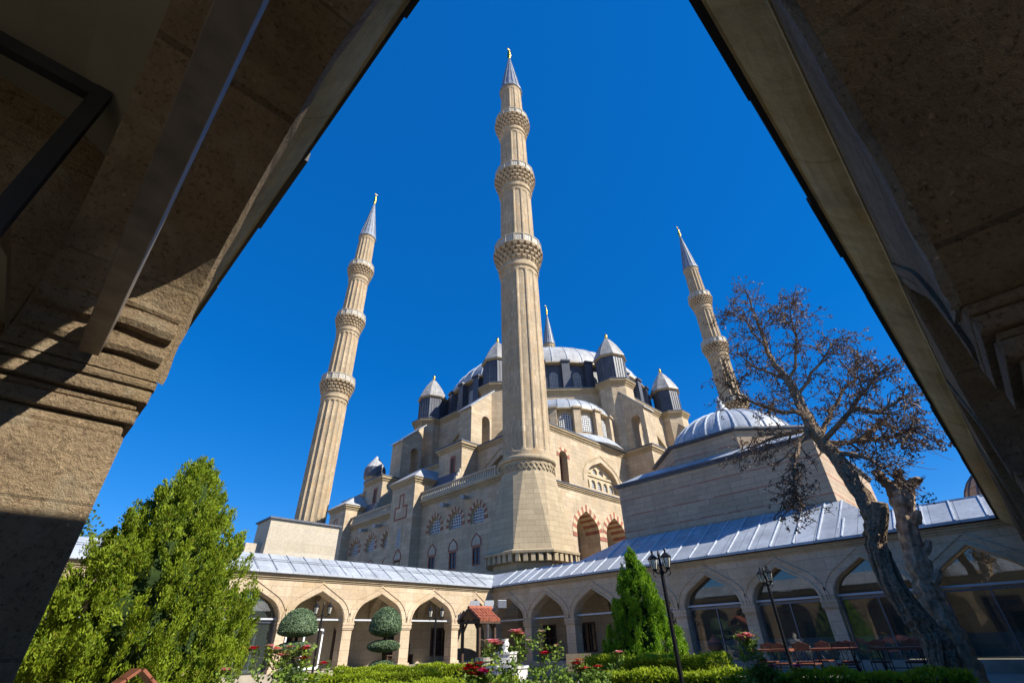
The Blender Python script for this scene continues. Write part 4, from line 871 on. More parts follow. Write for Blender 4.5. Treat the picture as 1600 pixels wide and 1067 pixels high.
def topiary(loc, label, sizes):
    root = thing('topiary', loc, label, 'topiary', 'topiaries before the sunlit arcade')
    for (zc, r, h, flat) in sizes:
        n = int(9000 * r * r / .3); a = RNG.random(n) * 2 * pi; u = RNG.uniform(-1, 1, n); sr = np.sqrt(1 - u * u)
        nx, ny, nz = sr * np.cos(a), sr * np.sin(a), u
        zz = np.where(nz > 0, nz * h, nz * h * flat); j = RNG.uniform(.93, 1.03, n)
        P = np.stack([loc[0] + r * nx * j, loc[1] + r * ny * j, loc[2] + zc + zz * j], 1)
        Nn = np.stack([nx / r, ny / r, nz / h], 1); D = Nn / np.linalg.norm(Nn, axis=1)[:, None] + RNG.normal(size=(n, 3)) * .75
        core = MB(); core.lathe((loc[0], loc[1], loc[2] + zc), [(r * .95 * cos(t), (h if t > 0 else h * flat) * .95 * sin(t)) for t in np.linspace(-pi / 2 + .01, pi / 2 - .01, 11)], 20)
        leaf_obj('clipped_tier', M['top'], P, D, .05, .026, root, core, M['top'])
    mb = MB(); mb.tube([(loc[0], loc[1], loc[2]), (loc[0] + .03, loc[1] - .02, loc[2] + 1.0), (loc[0], loc[1], loc[2] + 2.0)], [.075, .06, .05], 8); mb.build('stem', M['trunk'], root)
    return root
topiary((7.1, 16.53, GZ), 'clipped grey-green topiary with a wide dome, left of the two', [(1.93, .56, .60, .25), (1.46, .54, .20, .8), (.85, .42, .17, .9), (.45, .34, .2, .9)])
topiary((9.98, 16.2, GZ), 'clipped grey-green topiary with a rounder head, right of the two', [(1.98, .53, .64, .35), (1.47, .52, .19, .8), (.92, .42, .17, .9)])
def hedge(pts, w, z1, label, dens=1.0, name='hedge'):
    """clipped hedge along a line of points"""
    root_loc = (pts[0][0], pts[0][1], GZ); P, D = [], []; core = MB()
    for (x0, y0), (x1, y1) in zip(pts[:-1], pts[1:]):
        L = hypot(x1 - x0, y1 - y0); ux, uy = (x1 - x0) / L, (y1 - y0) / L; px, py = -uy, ux
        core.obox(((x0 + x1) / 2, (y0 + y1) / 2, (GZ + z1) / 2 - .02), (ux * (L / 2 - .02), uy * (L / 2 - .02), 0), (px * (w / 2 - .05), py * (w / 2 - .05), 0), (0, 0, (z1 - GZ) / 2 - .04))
        n = int(L * (w + 2 * (z1 - GZ)) * 1500 * dens); s = RNG.uniform(0, L, n); f = RNG.random(n); tot = w + 2 * .75
        wv = .035 * np.sin(s * 4.3 + x0) + .02 * np.sin(s * 11)
        topm = f < w / tot; side = np.where(RNG.random(n) < .5, -1, 1)
        v = np.where(topm, RNG.uniform(-w / 2, w / 2, n), side * (w / 2 + wv)); z = np.where(topm, z1 + wv, z1 - (RNG.random(n) ** 1.2) * .75)
        j = RNG.normal(size=(n, 3)) * .025
        P.append(np.stack([x0 + ux * s + px * v, y0 + uy * s + py * v, z], 1) + j)
        D.append(np.stack([np.where(topm, 0, px * side * .8), np.where(topm, 0, py * side * .8), np.full(n, .9)], 1) + RNG.normal(size=(n, 3)) * .5)
        # ends
        for (ex, ey, sg) in ((x0, y0, -1), (x1, y1, 1)):
            n = int(900 * w * dens); v = RNG.uniform(-w / 2, w / 2, n); z = z1 - RNG.random(n) * .75
            P.append(np.stack([ex + px * v, ey + py * v, z], 1) + RNG.normal(size=(n, 3)) * .03); D.append(np.stack([np.full(n, ux * sg), np.full(n, uy * sg), np.full(n, .8)], 1) + RNG.normal(size=(n, 3)) * .5)
    P = np.concatenate(P); D = np.concatenate(D); n = len(P)
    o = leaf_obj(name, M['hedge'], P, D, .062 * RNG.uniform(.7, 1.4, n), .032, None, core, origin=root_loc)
    return tag(o, label, 'hedge', 'clipped hedges in the garden')
hedge([(11.75, 8.9), (11.35, 5.25)], .7, -.33, 'tall bright clipped hedge at the foot of the pointed cypress')
hedge([(9.6, 6.9), (10.4, 1.2)], .5, -.52, 'low clipped hedge running in front of the tables and chairs')
hedge([(8.1, 15.6), (11.4, 13.3)], .9, -.47, 'clipped hedge in front of the right topiary')
hedge([(6.2, 14.2), (9.6, 12.6)], .5, -.55, 'low clipped hedge below the left topiary')
hedge([(4.0, 11.6), (8.6, 8.6)], .5, -.60, 'lowest yellow-green hedge nearest the middle rose bush')
hedge([(11.4, 13.3), (12.3, 12.2)], .6, -.55, 'short hedge beside the potted flowers')
# dead tree
DT = dict(
    trunk=[(12.88, 1.77, -1.4), (12.88, 1.76, -0.9), (12.88, 1.77, -0.52), (12.88, 1.75, -0.13), (12.86, 1.89, 0.24), (12.84, 2.02, 0.68), (12.89, 2.06, 1.21), (12.94, 2.02, 1.71), (12.96, 1.91, 2.15), (13.05, 1.99, 2.88), (13.13, 2.14, 3.58), (13.15, 2.29, 3.98), (13.18, 2.41, 4.62), (13.27, 2.47, 5.31), (13.26, 2.53, 5.91), (13.33, 2.72, 6.64), (13.33, 2.71, 7.52), (13.33, 2.7, 8.46), (13.33, 2.69, 8.96)],
    stub=[(12.95, 1.99, 1.75), (12.90, 1.78, 2.1), (12.84, 1.66, 2.36)],
    limbs=[[(13.15, 2.29, 3.98), (12.92, 1.42, 4.47), (12.77, 0.95, 4.8), (12.6, 0.55, 5.0)], [(13.16, 2.27, 3.95), (13.5, 1.65, 3.88), (13.72, 1.0, 3.87), (13.85, 0.50, 4.0)],
    [(13.12, 2.18, 3.68), (12.91, 1.49, 3.27), (12.74, 1.22, 2.82)], [(13.18, 2.42, 4.75), (12.66, 2.95, 4.92), (12.22, 3.47, 5.34), (12.03, 3.75, 5.72)],
    [(13.19, 2.38, 4.44), (13.36, 3.45, 4.41), (13.35, 4.23, 4.37)], [(13.17, 2.48, 4.42), (12.57, 2.92, 3.53), (12.33, 3.05, 2.91), (12.35, 2.98, 2.46)],
    [(13.27, 2.47, 5.31), (13.59, 1.73, 6.1), (13.85, 1.2, 6.74)], [(13.26, 2.52, 5.87), (13.42, 3.21, 6.63), (13.59, 3.74, 7.48)],
    [(13.33, 2.7, 6.59), (12.88, 2.88, 7.74), (12.59, 3.23, 8.09)], [(13.26, 2.53, 5.72), (12.96, 1.93, 6.54), (12.78, 1.79, 7.26)],
    [(12.92, 1.42, 4.47), (12.57, 0.83, 4.16), (12.39, 0.4, 4.25)], [(13.5, 1.65, 3.88), (13.97, 1.05, 4.3), (14.1, 0.95, 3.66)],
    [(13.15, 2.33, 4.06), (13.87, 1.92, 4.93), (14.44, 1.27, 5.83), (14.57, 0.95, 6.35)], [(13.33, 2.71, 7.52), (13.71, 2.27, 8.18), (13.89, 1.76, 8.22)]])
def smooth_path(P, k=4, jit=0.):
    out = []; P = [np.array(p, float) for p in P]
    for i in range(len(P) - 1):
        p0, p1, p2, p3 = P[max(i - 1, 0)], P[i], P[i + 1], P[min(i + 2, len(P) - 1)]
        for q in range(k):
            t = q / k; v = .5 * (2 * p1 + (p2 - p0) * t + (2 * p0 - 5 * p1 + 4 * p2 - p3) * t * t + (3 * p1 - p0 - 3 * p2 + p3) * t ** 3)
            out.append(v + (RNG.normal(size=3) * jit if q or i else 0))
    out.append(P[-1]); return out
tree = thing('dead_tree', (12.88, 1.77, GZ), 'tall dead tree with a twisted grey trunk and dry brown leaves', 'tree')
mb = MB(); pth = smooth_path(DT['trunk'], 5, .012)
def trad(z):
    T = [(-1.4, .28), (-.5, .225), (.3, .20), (1.2, .185), (2.1, .175), (2.9, .165), (4, .15), (5.3, .105), (6.6, .065), (7.6, .04), (9, .012)]
    for (a, b), (c, d) in zip(T[:-1], T[1:]):
        if z <= c: return b + (d - b) * max(0, (z - a) / (c - a))
    return .01
n0 = 14; mb.tube(pth, [trad(p[2]) for p in pth], n0)
# twisted ridges of the old bole
for i, p in enumerate(pth):
    for k in range(n0):
        v = Vector(mb.v[i * n0 + k]); c = Vector(p); d = v - c; ang = 2 * pi * k / n0
        mb.v[i * n0 + k] = tuple(c + d * (1 + .16 * sin(3 * ang + p[2] * 2.1) + .09 * sin(5 * ang - p[2] * 3.7) + float(RNG.normal()) * .02))
for q in range(7):   # loose strands of bark wound round the lower trunk
    a0 = q * .9; st = [p for p in pth if p[2] < 2.3][q % 3:]; mb.tube([(p[0] + (trad(p[2]) * 1.0) * cos(a0 + p[2] * 1.1), p[1] + (trad(p[2]) * 1.0) * sin(a0 + p[2] * 1.1), p[2]) for p in st], [.055 * (1 - .6 * j / len(st)) for j in range(len(st))], 5)
mb.tube(smooth_path(DT['stub'], 3), [.18, .18, .175, .17, .165, .16, .14], 10)
mb.build('trunk', M['bark'], tree, smooth=False)
br = MB(); tw = MB(); LP, LD = [], []
for L in DT['limbs']:
    p = smooth_path(L, 4, .03); n = len(p); r0 = min(.075, trad(L[0][2]) * .55); br.tube(p, [r0 * (1 - .82 * i / (n - 1)) for i in range(n)], 6)
    br_dir = (np.array(L[-1]) - np.array(L[0])); br_dir /= np.linalg.norm(br_dir)
    for i in range(2, n):
        for _ in range(3 if i < n - 1 else 4):
            d = br_dir * .7 + RNG.normal(size=3) * .75; d /= np.linalg.norm(d); ln = RNG.uniform(.3, .72)
            a = np.array(p[i]); m1 = a + d * ln * .5 + RNG.normal(size=3) * .06; e = a + d * ln + RNG.normal(size=3) * .1 + np.array([0, 0, -.06])
            tw.tube([a, m1, e], [.017, .011, .006], 4, cap=False)
            for q in range(5):
                f = RNG.uniform(.25, 1); s = a + (e - a) * f; d2 = d * .6 + RNG.normal(size=3) * .8; d2 /= np.linalg.norm(d2); l2 = RNG.uniform(.14, .42)
                e2 = s + d2 * l2; tw.tube([s, (s + e2) / 2 + RNG.normal(size=3) * .03, e2], [.008, .006, .004], 3, cap=False)
                if RNG.random() < .78:
                    k = int(RNG.integers(4, 12)); c = e2 - d2 * RNG.uniform(0, .12, k)[:, None] + RNG.normal(size=(k, 3)) * .035; LP.append(c); LD.append(RNG.normal(size=(k, 3)))
# bare twigs on the leading shoot
for p in pth:
    if p[2] > 4.6:
        for _ in range(2):
            d = RNG.normal(size=3) * .8 + np.array([0, 0, .35]); d /= np.linalg.norm(d); ln = RNG.uniform(.35, .9) * (1.15 - .07 * (p[2] - 4.6)); a = np.array(p); e = a + d * ln
            tw.tube([a, a + d * ln * .5 + RNG.normal(size=3) * .05, e], [.014, .010, .005], 4, cap=False)
            for q in range(6):
                s = a + (e - a) * RNG.uniform(.3, 1); d2 = d * .6 + RNG.normal(size=3) * .8; d2 /= np.linalg.norm(d2); e2 = s + d2 * RNG.uniform(.12, .34); tw.tube([s, e2], [.007, .004], 3, cap=False)
                if RNG.random() < .5: k = int(RNG.integers(3, 8)); LP.append(e2 + RNG.normal(size=(k, 3)) * .035); LD.append(RNG.normal(size=(k, 3)))
br.build('branches', M['bark'], tree); tw.build('twigs', M['twig'], tree)
LP = np.concatenate(LP); LD = np.concatenate(LD); leaf_obj('dry_leaves', M['dryleaf'], LP, LD, .066, .040, tree)
st = thing('tree_stump', (13.41, 1.56, GZ), 'broken bleached tree trunk without a crown, beside the dead tree', 'tree stump')
sp = smooth_path([(13.41, 1.56, -1.4), (13.41, 1.56, -0.54), (13.41, 1.55, -0.14), (13.41, 1.58, 0.34), (13.41, 1.59, 0.79), (13.41, 1.55, 1.32), (13.42, 1.46, 1.81), (13.43, 1.35, 2.25), (13.44, 1.27, 2.62)], 5, .015)
mb = MB(); mb.tube(sp, [.24 - .065 * min(1, (p[2] + 1.4) / 3.3) + (.05 if p[2] > 2.3 else 0) for p in sp], 14)
for i, p in enumerate(sp):
    for k in range(14):
        v = Vector(mb.v[i * 14 + k]); c = Vector(p); ang = 2 * pi * k / 14; mb.v[i * 14 + k] = tuple(c + (v - c) * (1 + .12 * sin(4 * ang + p[2]) + .07 * sin(7 * ang - 2.3 * p[2]) + float(RNG.normal()) * .045))
for z, a in ((.95, -1.9), (1.5, -1.4), (2.05, -2.2), (1.15, -.6)):
    c = min(sp, key=lambda p: abs(p[2] - z)); mb.tube([(c[0] + .15 * cos(a), c[1] + .15 * sin(a), z - .1), (c[0] + .26 * cos(a), c[1] + .26 * sin(a), z), (c[0] + .33 * cos(a), c[1] + .33 * sin(a), z + .10)], [.11, .085, .05], 7)
mb.build('trunk', M['barkpale'], st)
for L, rr in (([(13.43, 1.35, 2.2), (13.33, 1.39, 2.65), (13.22, 1.47, 2.93), (13.22, 1.5, 3.06)], (.15, .085)), ([(13.44, 1.28, 2.45), (13.36, 1.03, 2.69), (13.27, 0.85, 2.78)], (.14, .07)), ([(13.44, 1.27, 2.5), (13.5, 1.21, 2.86), (13.55, 1.18, 3.05)], (.13, .06)), ([(13.44, 1.27, 2.5), (13.35, 1.25, 2.75), (13.3, 1.22, 3.0)], (.1, .04))):
    p = smooth_path(L, 4, .02); mb = MB(); mb.tube(p, [rr[0] + (rr[1] - rr[0]) * i / (len(p) - 1) for i in range(len(p))], 8); mb.build('broken_limb', M['bark'], st)
# distant trees over the left roof
def far_tree(loc, R, H, label):
    root = thing('tree', loc, label, 'tree'); mb = MB(); mb.tube([loc, (loc[0], loc[1], loc[2] + H * .7)], [.3, .1], 8); mb.build('trunk', M['trunk'], root)
    P, D = [], []
    for _ in range(90):
        v = RNG.normal(size=3); v /= np.linalg.norm(v); c = np.array(loc) + np.array([0, 0, H * .72]) + v * RNG.uniform(.5, 1) * np.array([R, R, H * .32]); P.append(c + RNG.normal(size=(70, 3)) * R * .16); D.append(RNG.normal(size=(70, 3)))
    leaf_obj('crown', M['far'], np.concatenate(P), np.concatenate(D), .3, .2, root); return root
far_tree((2.2, 45, GZ), 3.4, 9.6, 'green treetop showing above the roof at the far left')
# ------------------------------------------------------------------ roses
def blossom(mb, c, r, seed):
    rg = np.random.default_rng(seed); c = np.array(c)
    for ring, (k, tilt, sz) in enumerate(((5, 1.15, .55), (6, .75, .8), (7, .3, 1.0))):
        for i in range(k):
            a = 2 * pi * (i + .5 * ring) / k + rg.normal() * .15; o = np.array([cos(a), sin(a), 0]); t = np.array([-sin(a), cos(a), 0]); s = r * sz; upv = np.array([0, 0, 1.])
            b = c + o * r * .10 * ring; m = b + (o * cos(tilt) + upv * sin(tilt)) * s * .55; e = b + (o * cos(tilt * .55) + upv * sin(tilt * .55)) * s * (1 + .1 * rg.normal())
            mb.add([b - t * s * .12, b + t * s * .12, m + t * s * .42, e + t * s * .26, e - t * s * .26, m - t * s * .42], [(0, 1, 2, 5), (5, 2, 3, 4)])
def rose_bush(loc, rx, h, label, blooms, nst=16, seed=1):
    rg = np.random.default_rng(seed); root = thing('rose_bush', loc, label, 'rose bush', 'rose bushes in the garden'); stm = MB(); P, D = [], []
    ends = [np.array(b[0]) for b in blooms]
    for i in range(nst):
        a = rg.random() * 2 * pi; ends.append(np.array(loc) + np.array([cos(a) * rx * rg.uniform(.2, 1), sin(a) * rx * rg.uniform(.2, 1), h * rg.uniform(.45, .82)]))
    for e in ends:
        b = np.array(loc) + np.array([rg.normal() * .08, rg.normal() * .08, 0]); m = b * .5 + e * .5 + np.array([rg.normal() * .06, rg.normal() * .06, .12]); p = smooth_path([b, m, e - np.array([0, 0, .02])], 5); stm.tube(p, [.009 - .005 * j / len(p) for j in range(len(p))], 4, cap=False)
        for j in range(3, len(p)):
            for q in range(4):
                d = rg.normal(size=3); d[2] = abs(d[2]) * .3; d /= np.linalg.norm(d); l = rg.uniform(.06, .16); s = np.array(p[j]); stm.tube([s, s + d * l], [.003, .002], 3, cap=False)
                for w in range(5):
                    P.append(s + d * l * (.4 + .15 * w) + rg.normal(size=3) * .028); D.append(d + rg.normal(size=3) * .6)
    stm.build('stems', M['stem'], root); n = len(P)
    leaf_obj('foliage', M['roseleaf'], P, D, .062 * RNG.uniform(.7, 1.3, n), .040, root)
    for k, (c, r, col) in enumerate(blooms):
        mb = MB(); blossom(mb, (c[0], c[1], c[2] + .03), r * 1.6, seed * 50 + k); o = mb.build('blossom', M[col], root)
    return root
R_, K_, G_, C_ = 'petalred', 'petalpink', 'petalmag', 'petalpale'
rose_bush((5.56, 6.42, GZ), .40, .98, 'rose bush with a tight cluster of deep red and magenta blooms', [((5.55, 6.44, -.31), .07, R_), ((5.46, 6.51, -.32), .065, R_), ((5.64, 6.36, -.34), .065, G_), ((5.61, 6.39, -.25), .06, R_), ((5.52, 6.46, -.37), .06, R_), ((5.67, 6.31, -.36), .06, G_), ((5.50, 6.49, -.27), .055, R_), ((5.58, 6.41, -.40), .05, G_)], 9, 2)
rose_bush((5.95, 6.15, GZ), .38, 1.25, 'tall rose bush with open pink blooms in front of the marble fountain', [((5.76, 6.25, .01), .085, K_), ((5.83, 6.19, -.02), .07, K_), ((6.03, 6.00, .14), .075, K_), ((6.08, 5.96, .11), .06, K_), ((6.2, 5.9, .02), .04, C_)], 16, 3)
rose_bush((7.08, 6.35, GZ), .5, 1.3, 'leafy rose bush with one red bloom and a pale bud above it', [((7.03, 6.39, .15), .05, C_), ((7.06, 6.36, -.17), .075, R_), ((7.2, 6.2, -.05), .03, K_)], 22, 4)
rose_bush((7.5, 5.8, GZ), .5, 1.25, 'rose bush with several small red blooms below the pointed cypress', [((7.4, 5.96, -.32), .07, R_), ((7.45, 5.89, -.39), .065, R_), ((7.62, 5.68, -.37), .055, R_), ((7.83, 5.38, -.18), .055, K_), ((7.42, 5.93, -.27), .05, R_)], 24, 5)
rose_bush((9.78, 3.85, GZ), .42, 1.22, 'rose bush topped by a flat pink cluster beside the slim lamp post', [((9.70, 4.03, -.01), .075, K_), ((9.74, 3.92, -.02), .075, K_), ((9.71, 3.99, -.05), .06, K_), ((9.72, 3.96, .02), .06, K_), ((9.79, 3.8, -.37), .065, G_), ((9.83, 3.7, -.45), .06, G_), ((9.95, 3.34, -.45), .06, G_), ((9.8, 3.95, -.42), .04, K_)], 16, 6)
rose_bush((3.45, 8.35, GZ), .62, 1.22, 'wide rose bush dotted with red and pink blooms below the left topiary', [((3.04, 8.47, .02), .065, R_), ((3.33, 8.36, .01), .06, K_), ((3.42, 8.33, -.07), .06, K_), ((3.69, 8.21, 0), .06, R_), ((3.72, 8.2, .03), .05, K_), ((3.69, 8.21, -.12), .06, R_), ((3.25, 8.4, .05), .05, K_), ((2.76, 8.57, -.22), .05, K_), ((3.97, 8.08, -.19), .05, R_), ((3.5, 8.3, .03), .045, K_)], 34, 7)
rose_bush((6.5, 7.2, GZ), .5, 1.0, 'low rose bush almost without blooms between the fountain and the red roses', [((6.45, 7.1, -.55), .05, K_)], 20, 8)
# ------------------------------------------------------------------ lamps
def lantern(mb_i, c, s=1.0):
    """four-sided tapered lantern cage with cap; glass returned apart"""
    x, y, z = c
    mb_i.lathe(c, [(.035 * s, 0), (.06 * s, .02 * s), (.065 * s, .04 * s)], 6); mb_i.lathe(c, [(.125 * s, .255 * s), (.13 * s, .27 * s), (.06 * s, .34 * s), (.025 * s, .36 * s), (.02 * s, .39 * s), (.03 * s, .41 * s), (.006 * s, .46 * s)], 6)
    for k in range(6): a = k * pi / 3; mb_i.bar((x + .062 * s * cos(a), y + .062 * s * sin(a), z + .04 * s), (x + .112 * s * cos(a), y + .112 * s * sin(a), z + .255 * s), .012 * s, .012 * s)
    g = MB(); g.lathe(c, [(.056 * s, .042 * s), (.104 * s, .252 * s)], 6, cap=False); return g
def lamp(loc, h, label, ang, arm=.2, heads=2, s=1.0, lead=0.):
    root = thing('street_lamp', loc, label, 'lamp post', 'lamp posts round the garden'); x, y, z = loc
    mb = MB(); mb.lathe(loc, [(.11, 0), (.11, .08), (.07, .16), (.055, .5), (.042, .6), (.036, h - .42), (.045, h - .40), (.045, h - .36), (.028, h - .34), (.024, h - .1), (.035, h - .08), (.012, h)], 10); mb.build('post', M['iron'], root)
    for k in range(heads):
        a = ang + 2 * pi * k / heads; c, s_ = cos(a), sin(a); zb = z + h - .36 * s
        mb = MB(); arcp = [(x + c * t * arm, y + s_ * t * arm, zb - .05 - .05 * sin(pi * t)) for t in np.linspace(0, 1, 7)]; mb.tube(arcp, .013, 6)
        mb.tube([(x + c * (arm + .05 * sin(t)), y + s_ * (arm + .05 * sin(t)), zb - .10 - .05 * cos(t)) for t in np.linspace(-.2, 4.2, 8)], .009, 5)
        o = mb.build('arm', M['iron'], root); mb = MB(); g = lantern(mb, (x + c * arm, y + s_ * arm, zb - .05), s); o = mb.build('lantern', M['iron'], root); g.build('glass', M['lampglass'], o)
    return root
lamp((9.02, 4.98, GZ), 2.88, 'black lamp post with two lanterns in front of the pointed cypress', radians(28.9 + 55), .15, 2, .82)
lamp((13.62, 4.70, GZ), 2.88, 'slim black lamp post with lanterns beside the tables and chairs', radians(50), .16, 2, .85)
lamp((8.76, 18.55, GZ), 2.88, 'black lamp post standing just right of the left topiary', radians(-25), .23, 2, .95)
lamp((13.16, 17.65, GZ), 2.80, 'black lamp post between the right topiary and the tiled well roof', radians(-36), .23, 2, .95)
# ------------------------------------------------------------------ well canopy, pots, fountain
WC = thing('well_canopy', (12.1, 13.82, GZ), 'wooden posts carrying a small red tiled gable roof', 'canopy')
wx0, wx1, wyc, hw, ze, zr = 11.64, 12.56, 13.82, .56, .70, 1.05
for xx in (wx0 + .12, wx1 - .12):
    for yy in (wyc - .42, wyc + .42):
        mb = MB(); mb.box(xx - .04, xx + .04, yy - .04, yy + .04, GZ, .76); mb.bar((xx, yy, .35), (xx, yy + (.28 if yy < wyc else -.28), .74), .05, .05); mb.build('post', M['darkwood'], WC)
mb = MB()
for sg in (-1, 1):
    A = [(wx0, wyc, zr), (wx1, wyc, zr), (wx1, wyc + sg * hw, ze), (wx0, wyc + sg * hw, ze)]; mb.add(A + [(p[0], p[1], p[2] - .05) for p in A], [(0, 1, 2, 3), (7, 6, 5, 4), (0, 4, 5, 1), (1, 5, 6, 2), (2, 6, 7, 3), (3, 7, 4, 0)])
mb.bar((wx0 + .06, wyc - hw + .1, ze - .03), (wx0 + .06, wyc + hw - .1, ze - .03), .06, .08); mb.bar((wx1 - .06, wyc - hw + .1, ze - .03), (wx1 - .06, wyc + hw - .1, ze - .03), .06, .08)
mb.bar((wx0, wyc - hw - .01, ze - .05), (wx1, wyc - hw - .01, ze - .05), .04, .06); mb.build('roof_boards', M['darkwood'], WC)
mb = MB()
for sg in (-1, 1):
    k = 0; nrow = 4
    for r_ in range(nrow):
        f0, f1 = r_ / nrow, (r_ + 1) / nrow + .04; x = wx0 + .07
        while x < wx1 - .02:
            p0 = Vector((x, wyc + sg * hw * f1 * 1.03, zr + .02 - (zr - ze) * f1 * 1.03 + .025)); p1 = Vector((x, wyc + sg * hw * f0, zr + .02 - (zr - ze) * f0)); mb.tube([p0, p1], [.068, .055], 8); x += .128
x = wx0
while x < wx1: mb.tube([(x, wyc, zr + .045), (x + .2, wyc, zr + .055)], [.06, .07], 8); x += .17
mb.build('tiles', M['tile'], WC)
FP = thing('flower_pot', (12.0, 13.35, GZ), 'pale stone pot of whitish flowers under the tiled gable roof', 'flower pot')
mb = MB(); mb.lathe((12.0, 13.35, GZ), [(.26, 0), (.30, .05), (.30, .98), (.34, 1.0), (.34, 1.1), (.28, 1.1), (.26, .98)], 20, cap=False); mb.build('pot', M['pot'], FP)
P, D = [], []; mb = MB()
for i in range(26):
    a = RNG.random() * 6.28; e = np.array([12.0 + .24 * cos(a) * RNG.random(), 13.35 + .24 * sin(a) * RNG.random(), GZ + 1.1 + RNG.uniform(.2, .48)]); b = np.array([12.0 + RNG.normal() * .08, 13.35 + RNG.normal() * .08, GZ + 1.0]); mb.tube([b, e], [.006, .004], 3, cap=False)
    for q in range(6): P.append(b + (e - b) * RNG.uniform(.2, .8) + RNG.normal(size=3) * .04); D.append(np.array([RNG.normal(), RNG.normal(), 1.0]))
    if i % 2 == 0: f = MB(); blossom(f, e, .06, 900 + i); f.build('blossom', M['petalpale'], FP)
mb.build('stems', M['stem'], FP); leaf_obj('leaves', M['roseleaf'], P, D, .11, .03, FP)
FO = thing('fountain', (10.9, 11.3, GZ), 'white marble fountain with stacked octagonal basins and a small urn on top', 'fountain')
C = (10.9, 11.3, 0)
mb = MB(); mb.lathe(C, [(.62, GZ), (.62, -.92), (.66, -.9), (.66, -.56), (.70, -.53), (.70, -.48), (.60, -.48), (.58, -.6)], 8, pi / 8, cap=False); mb.lathe(C, [(.01, -.58), (.58, -.58)], 8, pi / 8, cap=False); mb.build('lower_basin', M['marble'], FO)
mb = MB(); mb.lathe(C, [(.16, -.6), (.16, -.45), (.34, -.40), (.36, -.22), (.40, -.20), (.40, -.15), (.30, -.15), (.05, -.19)], 8, pi / 8); mb.build('upper_basin', M['marble'], FO)
mb = MB(); mb.lathe(C, [(.10, -.18), (.07, -.13), (.055, -.09), (.11, -.02), (.12, .04), (.085, .10), (.10, .14), (.115, .155), (.08, .155), (.06, .11)], 16); mb.build('urn', M['marble'], FO, smooth=True)
# floodlights on a mast by the court's far corner
FM = thing('floodlight_mast', (20.75, 22.9, GZ), 'grey mast with a crossbar of three boxy floodlights in the far corner', 'floodlights')
mb = MB(); mb.tube([(20.75, 22.9, GZ), (20.75, 22.9, 1.95)], .035, 8); mb.bar((20.05, 23.5, 1.78), (21.35, 22.35, 1.78), .05, .05); mb.build('mast', M['steel'], FM)
for (x, y, a, m) in ((20.15, 23.35, .0, 'tie'), (20.75, 22.8, .1, 'tie'), (21.25, 22.3, .5, 'steel')):
    c, s_ = cos(pi * .25 + a), sin(pi * .25 + a); mb = MB(); mb.obox((x, y, 2.0), (.24 * s_, -.24 * c, 0), (.09 * c, .09 * s_, .02), (-.03 * c, -.03 * s_, .17)); mb.obox((x - .12 * c, y - .12 * s_, 2.0), (.27 * s_, -.27 * c, 0), (.02 * c, .02 * s_, 0), (0, 0, .20)); mb.bar((x, y, 1.78), (x, y, 1.86), .04, .04); mb.build('floodlight', M[m], FM, bevel=.01)
# ------------------------------------------------------------------ tables and chairs on the terrace
TZ = -1.06
def make_table(loc, rz, label):
    root = thing('cafe_table', (0, 0, 0), label, 'table', 'cafe tables on the terrace')
    mb = MB(); mb.box(-.55, .55, -.36, .36, .745, .775); mb.box(-.57, .57, -.38, .38, .72, .743); mb.build('tabletop', M['wood'], root, bevel=.006)
    for sx in (-1, 1):
        mb = MB()
        for sy in (-1, 1):
            mb.tube([(sx * .42, sy * (.08 + .20 * (1 - sin(t) ** 2) * (1 if t > 1.57 else .8)), .71 - .70 * t / pi) for t in np.linspace(0, pi, 11)], .014, 6)
            mb.tube([(sx * .42, sy * (.16 + .06 * sin(t)), .40 + .06 * cos(t)) for t in np.linspace(0, 5.4, 9)], .009, 5)
        mb.bar((sx * .42, -.28, .715), (sx * .42, .28, .715), .025, .02); mb.lathe((sx * .42, 0, .30), [(.01, -.08), (.045, 0), (.01, .08)], 8); mb.build('leg', M['iron'], root)
    mb = MB(); mb.bar((-.42, 0, .34), (.42, 0, .34), .018, .018); mb.build('stretcher', M['iron'], root)
    root.location = loc; root.rotation_euler = (0, 0, rz); return root
def make_chair(loc, rz, label):
    root = thing('cafe_chair', (0, 0, 0), label, 'chair', 'cafe chairs on the terrace')
    mb = MB()
    for k in range(5): mb.box(-.21, .21, -.20 + k * .085, -.125 + k * .085, .44, .46)
    mb.build('seat', M['wood'], root)
    mb = MB(); F = faceY(.225); mb.sheet(F, [(-.21, .80), (.21, .80), (.21, .87), (.12, .895), (.0, .94), (-.12, .895), (-.21, .87)], (), .012, -.012); mb.sheet(F, [(-.21, .735), (.21, .735), (.21, .785), (-.21, .785)], (), .010, -.010); mb.build('backrest', M['wood'], root)
    for sx in (-1, 1):
        mb = MB(); mb.tube([(sx * .2, .24, 0), (sx * .2, .205, .43), (sx * .2, .215, .6), (sx * .2, .232, .9)], .012, 6); mb.build('leg', M['iron'], root)
        mb = MB(); mb.tube([(sx * .2, -.22, 0), (sx * .2, -.19, .25), (sx * .2, -.19, .435)], .012, 6); mb.build('leg', M['iron'], root)
    for sx in (-1, 1): mb = MB(); mb.tube([(sx * (.03 + .06 * sin(t)), .215, .48 + .24 * t / pi) for t in np.linspace(0, pi, 8)], .008, 5); mb.build('scroll', M['iron'], root)
    mb = MB(); mb.bar((-.2, -.19, .43), (.2, -.19, .43), .02, .02); mb.bar((-.2, .205, .43), (.2, .205, .43), .02, .02)
    for sx in (-1, 1): mb.bar((sx * .2, -.19, .43), (sx * .2, .205, .43), .02, .02)
    mb.build('seat_frame', M['iron'], root)
    root.location = loc; root.rotation_euler = (0, 0, rz); return root
t1 = make_table((16.9, 4.6, TZ), radians(98), 'wooden cafe table nearest the middle of the terrace, lit along its edge')
